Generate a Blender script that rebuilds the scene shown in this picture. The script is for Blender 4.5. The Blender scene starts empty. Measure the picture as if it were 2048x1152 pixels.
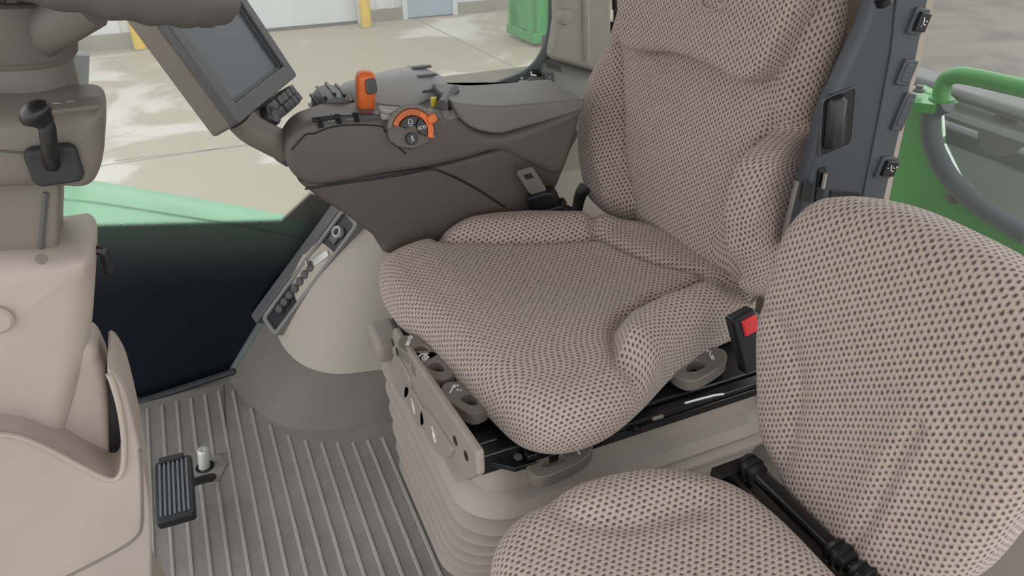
import bpy, bmesh, math, random
from mathutils import Vector, Matrix
random.seed(4)
sc = bpy.context.scene
COL = sc.collection
R = math.radians

# ------------------------------------------------------------------ camera
F = 1480.0; PITCH = R(31.6); YAW = R(24.0)
CAM = Vector((0, 0, 1.25))
FW = Vector((math.sin(YAW)*math.cos(PITCH), math.cos(YAW)*math.cos(PITCH), -math.sin(PITCH)))
RT = Vector((math.cos(YAW), -math.sin(YAW), 0)); UP = RT.cross(FW)
cd = bpy.data.cameras.new('camera'); cam = bpy.data.objects.new('camera', cd); COL.objects.link(cam)
cd.sensor_width = 36.0; cd.lens = F/2048*36.0; cd.clip_start = 0.02; cd.clip_end = 300
cam.matrix_world = Matrix.Translation(CAM) @ Matrix((RT, UP, -FW)).transposed().to_4x4()
sc.camera = cam

# ------------------------------------------------------------------ sky, exposure
w = bpy.data.worlds.new('sky'); sc.world = w; w.use_nodes = True
bg = w.node_tree.nodes['Background']; bg.inputs[0].default_value = (0.98, 0.985, 1.0, 1); bg.inputs[1].default_value = 1.0
sc.view_settings.view_transform = 'Standard'; sc.view_settings.look = 'None'
sc.view_settings.gamma = 1; sc.view_settings.use_curve_mapping = False
sc.view_settings.exposure = 0.94

# ------------------------------------------------------------------ helpers
def P(px, py, X=None, Y=None, Z=None):
    d = FW + RT*((px-1024)/F) - UP*((py-576)/F)
    if X is not None: t = (X-CAM.x)/d.x
    elif Y is not None: t = (Y-CAM.y)/d.y
    else: t = (Z-CAM.z)/d.z
    return CAM + d*t

def lin(c):
    def f(v):
        v /= 255.0
        return v/12.92 if v <= 0.04045 else ((v+0.055)/1.055)**2.4
    return (f(c[0]), f(c[1]), f(c[2]), 1)

class NT:
    def __init__(s, name):
        s.m = bpy.data.materials.new(name); s.m.use_nodes = True
        s.t = s.m.node_tree; s.b = s.t.nodes['Principled BSDF']; s.out = s.t.nodes['Material Output']
    def n(s, typ, **k):
        nd = s.t.nodes.new(typ)
        for a, v in k.items(): setattr(nd, a, v)
        return nd
    def l(s, a, b): s.t.links.new(a, b)
    def val(s, v, sock):
        if hasattr(v, 'is_linked') or isinstance(v, bpy.types.NodeSocket): s.l(v, sock)
        else: sock.default_value = v
    def math(s, op, a, b=None, c=None):
        nd = s.n('ShaderNodeMath', operation=op)
        s.val(a, nd.inputs[0])
        if b is not None: s.val(b, nd.inputs[1])
        if c is not None: s.val(c, nd.inputs[2])
        return nd.outputs[0]
    def mix(s, f, a, b):
        nd = s.n('ShaderNodeMix', data_type='RGBA')
        s.val(f, nd.inputs[0]); s.val(a, nd.inputs[6]); s.val(b, nd.inputs[7])
        return nd.outputs[2]
    def noise(s, scale, detail=3, rough=0.55, coord='Object', dist=0, vec=None):
        nd = s.n('ShaderNodeTexNoise'); nd.inputs['Scale'].default_value = scale
        nd.inputs['Detail'].default_value = detail; nd.inputs['Roughness'].default_value = rough
        nd.inputs['Distortion'].default_value = dist
        if vec is None:
            tc = s.n('ShaderNodeTexCoord'); vec = tc.outputs[coord]
        s.l(vec, nd.inputs['Vector'])
        return nd.outputs['Fac']
    def ramp(s, f, lo, hi):
        nd = s.n('ShaderNodeMapRange', interpolation_type='SMOOTHSTEP')
        s.val(f, nd.inputs[0]); nd.inputs[1].default_value = lo; nd.inputs[2].default_value = hi
        return nd.outputs[0]
    def bump(s, h, strength=0.2, dist=0.001):
        nd = s.n('ShaderNodeBump'); nd.inputs['Strength'].default_value = strength; nd.inputs['Distance'].default_value = dist
        s.l(h, nd.inputs['Height']); s.l(nd.outputs[0], s.b.inputs['Normal'])

def plastic(name, c, rough=0.5, grain=0.15, gs=900, var=0.06, metal=0.0, spec=0.5):
    t = NT(name); col = lin(c); dk = tuple(v*(1-var*2) for v in col[:3])+(1,)
    f = t.noise(6, 4)
    t.l(t.mix(t.ramp(f, .3, .7), dk, col), t.b.inputs['Base Color'])
    t.b.inputs['Roughness'].default_value = rough; t.b.inputs['Metallic'].default_value = metal
    t.b.inputs['Specular IOR Level'].default_value = spec
    if grain: t.bump(t.noise(gs, 2), grain, 0.0006)
    return t.m

M = {}
M['beige'] = plastic('beige_plastic', (172, 161, 150), .55)
M['taupe'] = plastic('taupe_plastic', (118, 111, 103), .5)
M['hub'] = plastic('steering_taupe', (112, 106, 100), .55)
M['rim'] = plastic('steering_rim_rubber', (92, 89, 86), .6)
M['console'] = plastic('console_taupe', (98, 90, 84), .5)
M['console_low'] = plastic('console_lower', (86, 77, 72), .55)
M['armpad'] = plastic('armrest_vinyl', (122, 120, 118), .5, .5, 260)  # grey lightened to paint in sky reflection on the pad
M['greyp'] = plastic('grey_plastic', (168, 169, 171), .45)  # lightened to paint in sky reflection on palm grip and console top
M['dgrey'] = plastic('dark_grey_plastic', (84, 84, 86), .4)
M['shell'] = plastic('slate_plastic', (66, 69, 76), .42)
M['shell2'] = plastic('slate_switch_plate', (74, 78, 82), .4)
M['black'] = plastic('black_plastic', (26, 27, 30), .35, .08)
M['blackm'] = plastic('black_painted_steel', (17, 18, 21), .28, .05, spec=.6)
M['rubber'] = plastic('black_rubber', (40, 42, 44), .6)
M['sealgrey'] = plastic('blue_grey_rubber', (66, 73, 80), .45)
M['sealteal'] = plastic('window_seal_rubber', (78, 90, 88), .5)
M['orange'] = plastic('orange_plastic', (226, 110, 48), .4, .05)
M['yellowk'] = plastic('yellow_knob_plastic', (214, 200, 70), .4, .05)
M['red'] = plastic('red_plastic', (236, 60, 62), .35, .03)
M['white'] = plastic('white_print', (240, 240, 240), .5, 0)
M['steel'] = plastic('bright_steel', (205, 205, 202), .25, .04, metal=1.0)
M['steel2'] = plastic('dull_steel', (138, 132, 127), .4, .04, metal=.35)
M['pinsteel'] = plastic('bright_zinc', (226, 226, 222), .3, .04, metal=.45)
M['ribgrey'] = plastic('worn_rib_rubber', (104, 109, 116), .45)
M['wheelblack'] = plastic('charcoal_plastic', (44, 46, 51), .35, .05)
M['bell'] = plastic('bellows_rubber', (160, 150, 142), .55, .2)
M['seatplastic'] = plastic('seat_panel_plastic', (152, 143, 135), .5)
M['lever'] = plastic('lever_plastic', (124, 116, 109), .42)
M['green'] = plastic('green_paint', (54, 150, 58), .28, .03, var=.12)
M['greenhood'] = plastic('green_hood_haze_lightened', (128, 200, 152), .3, .03, var=.08)  # green lightened so the colour carries the haze over the panel
M['greend'] = plastic('dumpster_green_paint', (62, 150, 78), .5, .2, 40, .12)
M['yellow'] = plastic('bollard_yellow_paint', (212, 178, 62), .5, .2, 60, .1)
M['post'] = plastic('post_trim_plastic', (164, 159, 151), .55)
M['shelf'] = plastic('shelf_grey_plastic', (128, 128, 126), .5)
M['floorrub'] = plastic('kick_rubber', (112, 107, 102), .55, .2, 300, .08)
M['icon_grey'] = plastic('icon_pale_grey', (150, 146, 140), .5, 0)
M['emb'] = plastic('emblem_stitching', (188, 178, 166), .7, .2)

def fabric(name, swap):
    t = NT(name); uv = t.n('ShaderNodeUVMap'); sep = t.n('ShaderNodeSeparateXYZ')
    tc = t.n('ShaderNodeTexCoord')
    nz = t.n('ShaderNodeTexNoise'); nz.inputs['Scale'].default_value = 160; nz.inputs['Detail'].default_value = 1
    t.l(tc.outputs['Object'], nz.inputs['Vector'])
    sub = t.n('ShaderNodeVectorMath', operation='SUBTRACT'); t.l(nz.outputs['Color'], sub.inputs[0]); sub.inputs[1].default_value = (.5, .5, .5)
    scl = t.n('ShaderNodeVectorMath', operation='SCALE'); t.l(sub.outputs[0], scl.inputs[0]); scl.inputs[3].default_value = .0034
    add = t.n('ShaderNodeVectorMath', operation='ADD'); t.l(uv.outputs[0], add.inputs[0]); t.l(scl.outputs[0], add.inputs[1])
    t.l(add.outputs[0], sep.inputs[0])
    u, v = (sep.outputs[1], sep.outputs[0]) if swap else (sep.outputs[0], sep.outputs[1])
    pu, pv, ru, rv = .0108, .0068, .0027, .0017
    vv = t.math('DIVIDE', v, pv)
    row = t.math('FLOOR', vv)
    off = t.math('MULTIPLY', t.math('FLOORED_MODULO', row, 2.0), 0.5)
    a = t.math('ADD', t.math('DIVIDE', u, pu), off)
    fu = t.math('MULTIPLY', t.math('SUBTRACT', t.math('FRACT', a), .5), pu/ru)
    fv = t.math('MULTIPLY', t.math('SUBTRACT', t.math('FRACT', vv), .5), pv/rv)
    fv2 = t.math('ADD', fv, -.28)
    d = t.math('SQRT', t.math('ADD', t.math('MULTIPLY', fu, fu), t.math('MULTIPLY', fv2, fv2)))
    dc = t.math('SQRT', t.math('ADD', t.math('MULTIPLY', fu, fu), t.math('MULTIPLY', fv, fv)))
    m = t.ramp(d, 1.12, .72)
    halo = t.ramp(dc, 1.95, 1.25)
    fuzz = t.noise(1400, 2)
    thread = t.mix(t.ramp(fuzz, .3, .7), lin((166, 150, 139)), lin((188, 172, 160)))
    c1 = t.mix(t.math('MULTIPLY', halo, .62), thread, lin((140, 124, 119)))
    c2 = t.mix(m, c1, lin((80, 68, 67)))
    t.l(c2, t.b.inputs['Base Color']); t.b.inputs['Roughness'].default_value = .9
    t.b.inputs['Sheen Weight'].default_value = .25; t.b.inputs['Sheen Roughness'].default_value = .6
    t.b.inputs['Specular IOR Level'].default_value = .15
    h = t.math('ADD', t.math('MULTIPLY', t.math('MAXIMUM', m, t.math('MULTIPLY', halo, .4)), -1.0), t.math('MULTIPLY', fuzz, .25))
    t.bump(h, .55, .0016)
    return t.m
M['fabric'] = fabric('seat_fabric_dotted', False)
M['fabric_v'] = fabric('seat_fabric_dotted_upright', True)

def weave(name, c):
    t = NT(name); tc = t.n('ShaderNodeTexCoord')
    wv = t.n('ShaderNodeTexWave', wave_type='BANDS', bands_direction='DIAGONAL'); wv.inputs['Scale'].default_value = 110
    t.l(tc.outputs['Object'], wv.inputs['Vector'])
    col = lin(c)
    t.l(t.mix(wv.outputs['Fac'], tuple(v*.86 for v in col[:3])+(1,), col), t.b.inputs['Base Color'])
    t.b.inputs['Roughness'].default_value = .8
    t.bump(wv.outputs['Fac'], .25, .001)
    return t.m
M['weave'] = weave('woven_side_trim', (178, 170, 158))

def mat_floor():
    t = NT('floor_mat_rubber')
    a = t.noise(5, 5, .6); b = t.noise(60, 3)
    c = t.mix(t.ramp(a, .3, .75), lin((122, 119, 116)), lin((140, 137, 133)))
    t.l(t.mix(t.math('MULTIPLY', t.ramp(b, .55, .75), .25), c, lin((156, 153, 148))), t.b.inputs['Base Color'])
    t.b.inputs['Roughness'].default_value = .55; t.bump(t.noise(500, 2), .2, .0008)
    return t.m
M['floor'] = mat_floor()
M['ridge'] = plastic('floor_ridge_worn', (164, 161, 156), .5, .2, 300)

def mat_glass(frit):
    t = NT('window_glass_frit' if frit else 'window_glass')
    tr = t.n('ShaderNodeBsdfTransparent'); tr.inputs[0].default_value = (.97, .985, .975, 1)
    df = t.n('ShaderNodeBsdfDiffuse'); df.inputs[0].default_value = (.86, .87, .84, 1)
    mx = t.n('ShaderNodeMixShader'); mx.inputs[0].default_value = .14 if frit else .06     # white film mixed in to imitate haze over the outside view
    t.l(tr.outputs[0], mx.inputs[1]); t.l(df.outputs[0], mx.inputs[2])
    gl = t.n('ShaderNodeBsdfGlossy'); gl.inputs['Roughness'].default_value = .03
    fr = t.n('ShaderNodeFresnel'); fr.inputs[0].default_value = 1.35
    m2 = t.n('ShaderNodeMixShader'); t.l(t.math('MULTIPLY', fr.outputs[0], .6), m2.inputs[0])
    t.l(mx.outputs[0], m2.inputs[1]); t.l(gl.outputs[0], m2.inputs[2])
    res = m2.outputs[0]
    if frit:
        tc = t.n('ShaderNodeTexCoord'); sp = t.n('ShaderNodeSeparateXYZ'); t.l(tc.outputs['Object'], sp.inputs[0])
        x, z = sp.outputs[0], sp.outputs[2]
        # screen printed ceramic band along the bottom: edge height varies along the pane
        edge = t.math('ADD', t.math('SUBTRACT', .442, t.math('MULTIPLY', x, .17)), t.math('MULTIPLY', t.math('MINIMUM', t.math('MAXIMUM', t.math('SUBTRACT', x, .15), 0.0), .08), .9))
        dz = t.math('SUBTRACT', edge, z)
        fx = t.math('SUBTRACT', t.math('FRACT', t.math('DIVIDE', t.math('ADD', x, z), .0062)), .5)
        fz = t.math('SUBTRACT', t.math('FRACT', t.math('DIVIDE', t.math('SUBTRACT', x, z), .0062)), .5)
        dd = t.math('SQRT', t.math('ADD', t.math('MULTIPLY', fx, fx), t.math('MULTIPLY', fz, fz)))
        size = t.math('MULTIPLY', t.ramp(dz, -.022, .006), .75)
        dots = t.math('LESS_THAN', dd, size)
        dens = t.math('ADD', t.math('MULTIPLY', t.ramp(dz, 0, .2), .22), .78)
        alpha = t.math('MULTIPLY', dots, dens)
        bk = t.n('ShaderNodeBsdfPrincipled'); bk.inputs['Base Color'].default_value = lin((14, 20, 28)); bk.inputs['Roughness'].default_value = .3
        bk.inputs['Specular IOR Level'].default_value = .25
        m3 = t.n('ShaderNodeMixShader'); t.l(alpha, m3.inputs[0]); t.l(res, m3.inputs[1]); t.l(bk.outputs[0], m3.inputs[2])
        res = m3.outputs[0]
    t.l(res, t.out.inputs['Surface'])
    return t.m
M['glass'] = mat_glass(False); M['glassf'] = mat_glass(True)

def mat_screen():
    t = NT('display_glass'); t.b.inputs['Base Color'].default_value = lin((70, 74, 80)); t.b.inputs['Roughness'].default_value = .22
    t.l(t.mix(t.noise(3, 3), lin((74, 78, 84)), lin((86, 90, 95))), t.b.inputs['Base Color'])
    return t.m
M['screen'] = mat_screen()

def mat_concrete():
    t = NT('yard_concrete')
    a = t.noise(.55, 6, .55, dist=.6); b = t.noise(3.0, 5, .6); cxx = t.noise(30, 3)
    wet = t.ramp(a, .38, .47)
    dry = t.mix(b, lin((182, 178, 170)), lin((200, 196, 188)))
    wt = t.mix(b, lin((156, 147, 130)), lin((167, 158, 141)))
    c = t.mix(wet, dry, wt)
    c = t.mix(t.math('MULTIPLY', t.ramp(cxx, .5, .8), .2), c, lin((140, 130, 115)))
    t.l(c, t.b.inputs['Base Color'])
    rr = t.n('ShaderNodeMapRange'); t.l(wet, rr.inputs[0]); rr.inputs[3].default_value = .9; rr.inputs[4].default_value = .55
    t.l(rr.outputs[0], t.b.inputs['Roughness']); t.b.inputs['Specular IOR Level'].default_value = .3
    return t.m
M['concrete'] = mat_concrete()
def mat_wall(name, c, d):
    t = NT(name); a = t.noise(1.2, 5)
    t.l(t.mix(t.ramp(a, .4, .75), lin(c), lin(d)), t.b.inputs['Base Color']); t.b.inputs['Roughness'].default_value = .5
    return t.m
M['sheet'] = mat_wall('white_sheet_cladding', (214, 216, 216), (196, 197, 194))
M['doorw'] = mat_wall('garage_door_white', (198, 200, 202), (190, 193, 196))
M['doorb'] = mat_wall('blue_grey_door_paint', (146, 162, 175), (138, 154, 167))
M['found'] = mat_wall('foundation_concrete', (140, 136, 126), (120, 116, 106))
M['darkground'] = mat_wall('painted_shade_ground', (112, 104, 95), (82, 77, 70))  # shade on the ground behind the cab, put into darker colours

# ---- mesh makers
def link(o, parent=None):
    COL.objects.link(o)
    if parent is not None:
        o.parent = parent
        base = parent
        o.matrix_parent_inverse = world_of(parent).inverted()
    return o
def world_of(o):
    m = Matrix.LocRotScale(o.location, o.rotation_euler, o.scale)
    return (world_of(o.parent) @ o.matrix_parent_inverse @ m) if o.parent else m
def mobj(name, verts, faces, mat, parent=None, smooth=True, uv=None, bevel=0, seg=3, angle=40, subs=0):
    me = bpy.data.meshes.new(name); me.from_pydata([tuple(v) for v in verts], [], faces)
    bm = bmesh.new(); bm.from_mesh(me); bmesh.ops.recalc_face_normals(bm, faces=bm.faces); bm.to_mesh(me); bm.free()
    me.materials.append(M[mat] if isinstance(mat, str) else mat)
    if smooth:
        me.polygons.foreach_set('use_smooth', [True]*len(me.polygons))
    if uv:
        ul = me.uv_layers.new(name='UVMap')
        for lp in me.loops: ul.data[lp.index].uv = uv[lp.vertex_index]
    o = bpy.data.objects.new(name, me); link(o, parent)
    if bevel:
        b = o.modifiers.new('bevel', 'BEVEL'); b.width = bevel; b.segments = seg; b.limit_method = 'ANGLE'; b.angle_limit = R(angle); b.harden_normals = True
    elif smooth:
        me.set_sharp_from_angle(angle=R(angle))
    if subs:
        s = o.modifiers.new('sub', 'SUBSURF'); s.levels = subs; s.render_levels = subs
    return o
def tag(o, label=None, cat=None, group=None, kind=None):
    if label: o['label'] = label
    if cat: o['category'] = cat
    if group: o['group'] = group
    if kind: o['kind'] = kind
    return o
def empty(name, loc, label, cat, group=None):
    o = bpy.data.objects.new(name, None); COL.objects.link(o); o.location = loc; o.empty_display_size = .05
    return tag(o, label, cat, group)
def frame(o, ux, vy, wz=None):
    """4x4 from origin and two axes (third by cross)"""
    ux = Vector(ux).normalized(); vy = Vector(vy); vy = (vy - ux*vy.dot(ux)).normalized(); wz = ux.cross(vy)
    return Matrix.Translation(o) @ Matrix((ux, vy, wz)).transposed().to_4x4()
ID = Matrix.Identity(4)
BOXF = [(0,1,3,2),(4,6,7,5),(0,4,5,1),(2,3,7,6),(0,2,6,4),(1,5,7,3)]
def box(name, lo, hi, mat, parent=None, bevel=.004, mx=ID, seg=2, **k):
    v = [mx @ Vector((x, y, z)) for x in (lo[0], hi[0]) for y in (lo[1], hi[1]) for z in (lo[2], hi[2])]
    return mobj(name, v, BOXF, mat, parent, bevel=bevel, seg=seg, **k)
def spline(pts, n, closed=False):
    """Catmull-Rom, resampled uniformly to n points"""
    pts = [Vector(p) for p in pts]; L = len(pts); out = []
    segs = L if closed else L-1
    for i in range(segs):
        if closed: a, b, c, d = pts[(i-1) % L], pts[i], pts[(i+1) % L], pts[(i+2) % L]
        else: a, b, c, d = pts[max(i-1, 0)], pts[i], pts[i+1], pts[min(i+2, L-1)]
        for k in range(24):
            t = k/24
            out.append(.5*((2*b)+(c-a)*t+(2*a-5*b+4*c-d)*t*t+(3*b-a-3*c+d)*t**3))
    if closed: out.append(out[0].copy())
    else: out.append(pts[-1].copy())
    ac = [0]
    for i in range(1, len(out)): ac.append(ac[-1]+(out[i]-out[i-1]).length)
    res = []; j = 0; m = n if closed else n-1
    for i in range(n):
        s = ac[-1]*i/m
        while j < len(ac)-2 and ac[j+1] < s: j += 1
        dl = ac[j+1]-ac[j]; t = (s-ac[j])/dl if dl > 1e-12 else 0
        res.append(out[j].lerp(out[j+1], t))
    return res
def rrect(hx, hy, r, n=6, cx=0, cy=0):
    out = []
    for sx, sy, a0 in ((1,1,0),(-1,1,90),(-1,-1,180),(1,-1,270)):
        for k in range(n+1):
            a = R(a0+90*k/n)
            out.append((cx+sx*(hx-r)+r*math.cos(a), cy+sy*(hy-r)+r*math.sin(a)))
    return out
def loft(name, rings, mat, parent=None, cap=True, closed=True, **k):
    n = len(rings[0]); v = [p for r in rings for p in r]; f = []
    for i in range(len(rings)-1):
        for j in range(n if closed else n-1):
            a, b = i*n+j, i*n+(j+1) % n
            f.append((a, b, b+n, a+n))
    if cap and closed:
        f.append(tuple(range(n-1, -1, -1))); f.append(tuple(range((len(rings)-1)*n, len(rings)*n)))
    return mobj(name, v, f, mat, parent, **k)
def prism(name, outline, lo, hi, mat, parent=None, mx=ID, bevel=.004, hole=None, seg=2, **k):
    """outline (u,v) in mx xy plane, extruded lo..hi along mx z"""
    n = len(outline)
    v = [mx @ Vector((p[0], p[1], lo)) for p in outline]+[mx @ Vector((p[0], p[1], hi)) for p in outline]
    f = [(i, (i+1) % n, n+(i+1) % n, n+i) for i in range(n)]
    if hole is None:
        f += [tuple(range(n-1, -1, -1)), tuple(range(n, 2*n))]
    else:
        v += [mx @ Vector((p[0], p[1], lo)) for p in hole]+[mx @ Vector((p[0], p[1], hi)) for p in hole]
        for i in range(n):
            j = (i+1) % n
            f += [(2*n+j, 2*n+i, 3*n+i, 3*n+j), (n+i, n+j, 3*n+j, 3*n+i), (j, i, 2*n+i, 2*n+j)]
    return mobj(name, v, f, mat, parent, bevel=bevel, seg=seg, **k)
def slab(name, outline, lo, hi, r, mat, parent=None, mx=ID, n=120, rl=.002, seg=6, depth=None, **k):
    """moulded panel: smooth (u,v) outline extruded lo..hi with a rounded hi edge of radius r"""
    o = spline([(a, b, 0) for a, b in outline], n, True)
    area = sum(o[i].x*o[(i+1) % n].y-o[(i+1) % n].x*o[i].y for i in range(n)); sg = 1 if area > 0 else -1
    nr = []
    for i in range(n):
        t = (o[(i+1) % n]-o[i-1]).normalized(); nr.append(Vector((t.y, -t.x, 0))*sg)
    for _ in range(3): nr = [(nr[i-1]+nr[i]*2+nr[(i+1) % n]).normalized() for i in range(n)]
    rl_ = []
    for i in range(n):        # keep the rounding inside tight corners
        a, b, c = o[i-2], o[i], o[(i+2) % n]; d1 = b-a; d2 = c-b
        th = math.atan2(d1.x*d2.y-d1.y*d2.x, d1.dot(d2))*sg; ds = (d1.length+d2.length)/2
        rl_.append(min(r, .8*ds/th) if th > 1e-4 else r)
    for _ in range(3): rl_ = [min(rl_[i-1], rl_[i], rl_[(i+1) % n]) for i in range(n)]
    for _ in range(6): rl_ = [(rl_[i-1]+rl_[i]+rl_[(i+1) % n])/3 for i in range(n)]
    rings = []
    for ins, w_ in [(rl, lo), (0, lo+rl)]+[(r*(1-math.cos(math.pi/2*k/seg)), hi-r*(1-math.sin(math.pi/2*k/seg))) for k in range(seg+1)]:
        rings.append([mx @ (o[i]-nr[i]*(ins*rl_[i]/r)+Vector((0, 0, w_*(depth(o[i].x) if depth and w_ < lo*.5 else 1)))) for i in range(n)])
    k.setdefault('angle', 40)
    return loft(name, rings, mat, parent, **k)
def xz(y, pts):      # pixel outline on a plane Y = y  -> (X, Z) pairs
    return [(q.x, q.z) for q in (P(a, b, Y=y) for a, b in pts)]
def MY(y=0):         # local (u,v,w) -> world (X,Z) with w along -Y from plane y
    return Matrix(((1,0,0,0),(0,0,-1,y),(0,1,0,0),(0,0,0,1)))
def tube(name, path, r, mat, parent=None, n=10, cap=True, flat=None, **k):
    path = [Vector(p) for p in path]; rings = []; ref = Vector((0,0,1))
    for i, p in enumerate(path):
        t = (path[min(i+1, len(path)-1)]-path[max(i-1, 0)]).normalized()
        if i == 0:
            a = t.cross(ref)
            if a.length < .1: a = t.cross(Vector((1,0,0)))
            a.normalize()
        else:
            a = (a - t*a.dot(t)).normalized()
        b = t.cross(a); rr = r[i] if isinstance(r, (list, tuple)) else r
        fl = flat or (1, 1)
        rings.append([p+a*(rr*fl[0]*math.cos(2*math.pi*j/n))+b*(rr*fl[1]*math.sin(2*math.pi*j/n)) for j in range(n)])
    return loft(name, rings, mat, parent, cap=cap, **k)
def lathe(name, prof, mat, parent=None, mx=ID, n=24, **k):
    rings = [[mx @ Vector((r*math.cos(2*math.pi*j/n), r*math.sin(2*math.pi*j/n), z)) for j in range(n)] for r, z in prof]
    return loft(name, rings, mat, parent, **k)
def ribbon(name, strokes, wd, mat, parent, mx, th=.0006):
    """flat printed strokes on a local xy plane: list of polylines"""
    v, f = [], []
    for s in strokes:
        s = [Vector((a, b)) for a, b in s]
        for i in range(len(s)-1):
            d = (s[i+1]-s[i]).normalized(); nn = Vector((-d.y, d.x))*wd/2; a, b = s[i]-d*wd*.3, s[i+1]+d*wd*.3
            k = len(v)
            for q in (a+nn, b+nn, b-nn, a-nn): v.append(mx @ Vector((q.x, q.y, th)))
            for q in (a+nn, b+nn, b-nn, a-nn): v.append(mx @ Vector((q.x, q.y, -th)))
            f += [(k,k+1,k+2,k+3),(k+7,k+6,k+5,k+4)]+[(k+i_, k+4+i_, k+4+(i_+1) % 4, k+(i_+1) % 4) for i_ in range(4)]
    return mobj(name, v, f, mat, parent, smooth=False)
def text(name, body, size, mat, parent, mx):
    cu = bpy.data.curves.new(name, 'FONT'); cu.body = body; cu.size = size; cu.align_x = 'CENTER'; cu.align_y = 'CENTER'; cu.extrude = .0004
    tmp = bpy.data.objects.new(name, cu); COL.objects.link(tmp)
    me = bpy.data.meshes.new_from_object(tmp.evaluated_get(bpy.context.evaluated_depsgraph_get()))
    bpy.data.objects.remove(tmp); me.transform(mx); me.materials.clear(); me.materials.append(M[mat])
    o = bpy.data.objects.new(name, me); return link(o, parent)
def sm(x, a, b):
    t = max(0, min(1, (x-a)/(b-a))); return t*t*(3-2*t)
def pdist(u, v, poly):
    best = 9
    for i in range(len(poly)-1):
        ax, ay = poly[i][0], poly[i][1]; bx, by = poly[i+1][0], poly[i+1][1]
        dx, dy = bx-ax, by-ay; L = dx*dx+dy*dy
        t = max(0, min(1, ((u-ax)*dx+(v-ay)*dy)/L)) if L > 0 else 0
        d = math.hypot(u-ax-t*dx, v-ay-t*dy)
        if d < best: best = d
    return best
def pillow(name, outline, hfun, bottom, r, rb, mat, parent, mx, n=220, rings=64, rw=None):
    """upholstered pad: closed (u,v) outline, top height hfun(u,v), rounded edges; uv laid out in metres"""
    o = spline([(a, b, 0) for a, b in outline], n, True)
    cu = sum(p.x for p in o)/n; cv = sum(p.y for p in o)/n
    area = sum(o[i].x*o[(i+1) % n].y-o[(i+1) % n].x*o[i].y for i in range(n)); sg = 1 if area > 0 else -1
    nr = []
    for i in range(n):
        t = (o[(i+2) % n]-o[i-2]).normalized(); nr.append(Vector((t.y, -t.x, 0))*sg)
    rv_ = []
    for i in range(n):
        a, b, c = o[i-3], o[i], o[(i+3) % n]; d1 = b-a; d2 = c-b
        th = math.atan2(d1.x*d2.y-d1.y*d2.x, d1.dot(d2))*sg; ds = (d1.length+d2.length)/2
        rv_.append(min(r, .8*ds/th) if th > 1e-4 else r)
    for _ in range(5): rv_ = [min(rv_[i-1], rv_[i], rv_[(i+1) % n]) for i in range(n)]
    for _ in range(10): rv_ = [(rv_[i-1]+rv_[i]+rv_[(i+1) % n])/3 for i in range(n)]
    # arc-length tables so the weave keeps its size on the steep flanks
    u0, u1 = min(p.x for p in o), max(p.x for p in o); v0, v1 = min(p.y for p in o), max(p.y for p in o); G = 72
    hh = [[hfun(u0+(u1-u0)*i/G, v0+(v1-v0)*j/G) for j in range(G+1)] for i in range(G+1)]
    du, dv = (u1-u0)/G, (v1-v0)/G; ic, jc = int(round((cu-u0)/du)), int(round((cv-v0)/dv))
    AU = [[0]*(G+1) for _ in range(G+1)]; AV = [[0]*(G+1) for _ in range(G+1)]
    for j in range(G+1):
        for i in range(ic, G): AU[i+1][j] = AU[i][j]+math.hypot(du, hh[i+1][j]-hh[i][j])
        for i in range(ic, 0, -1): AU[i-1][j] = AU[i][j]-math.hypot(du, hh[i][j]-hh[i-1][j])
    for i in range(G+1):
        for j in range(jc, G): AV[i][j+1] = AV[i][j]+math.hypot(dv, hh[i][j+1]-hh[i][j])
        for j in range(jc, 0, -1): AV[i][j-1] = AV[i][j]-math.hypot(dv, hh[i][j]-hh[i][j-1])
    for _ in range(4):      # ease the two tables across so neighbouring rows stay aligned
        AU = [[(AU[i][max(j-1, 0)]+AU[i][j]+AU[i][min(j+1, G)])/3 for j in range(G+1)] for i in range(G+1)]
        AV = [[(AV[max(i-1, 0)][j]+AV[i][j]+AV[min(i+1, G)][j])/3 for j in range(G+1)] for i in range(G+1)]
    def arc_uv(a, b):
        x = max(0, min(G-1e-6, (a-u0)/du)); y = max(0, min(G-1e-6, (b-v0)/dv)); i, j = int(x), int(y); x -= i; y -= j
        f = lambda T: (T[i][j]*(1-x)+T[i+1][j]*x)*(1-y)+(T[i][j+1]*(1-x)+T[i+1][j+1]*x)*y
        return f(AU), f(AV)
    V, UV, F_ = [], [], []
    rw = rw or r
    def ring(inset, wf, arc):
        for i in range(n):
            q = o[i]-nr[i]*(inset*rv_[i]/r)
            V.append(mx @ Vector((q.x, q.y, wf(q.x, q.y, i))))
            e = UQ[i]+nr[i]*arc; UV.append((e.x, e.y))
    q0 = [o[i]-nr[i]*rv_[i] for i in range(n)]
    UQ = [Vector((*arc_uv(q.x, q.y), 0)) for q in q0]
    ht = [hfun(q.x, q.y) for q in q0]
    NB = 6; NT_ = 10
    sd = [max(0, h-rw-bottom-rb) for h in ht]
    arcT = (r+rw)/2*math.pi/2
    def ring2(inset, wf, ex):
        for i in range(n):
            q = o[i]-nr[i]*(inset*rv_[i]/r)
            V.append(mx @ Vector((q.x, q.y, wf(i))))
            e = UQ[i]+nr[i]*(arcT+sd[i]+ex); UV.append((e.x, e.y))
    for k in range(NB+1):
        th = math.pi/2*k/NB
        ring2(rb*(1-math.sin(th)), lambda i, th=th: bottom+rb*(1-math.cos(th)), rb*(math.pi/2-th))
    for k in range(NT_+1):
        th = math.pi/2*k/NT_
        ring(r*(1-math.cos(th)), lambda u, v, i, th=th: ht[i]-rw*(1-math.sin(th)), arcT*(1-k/NT_))
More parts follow.
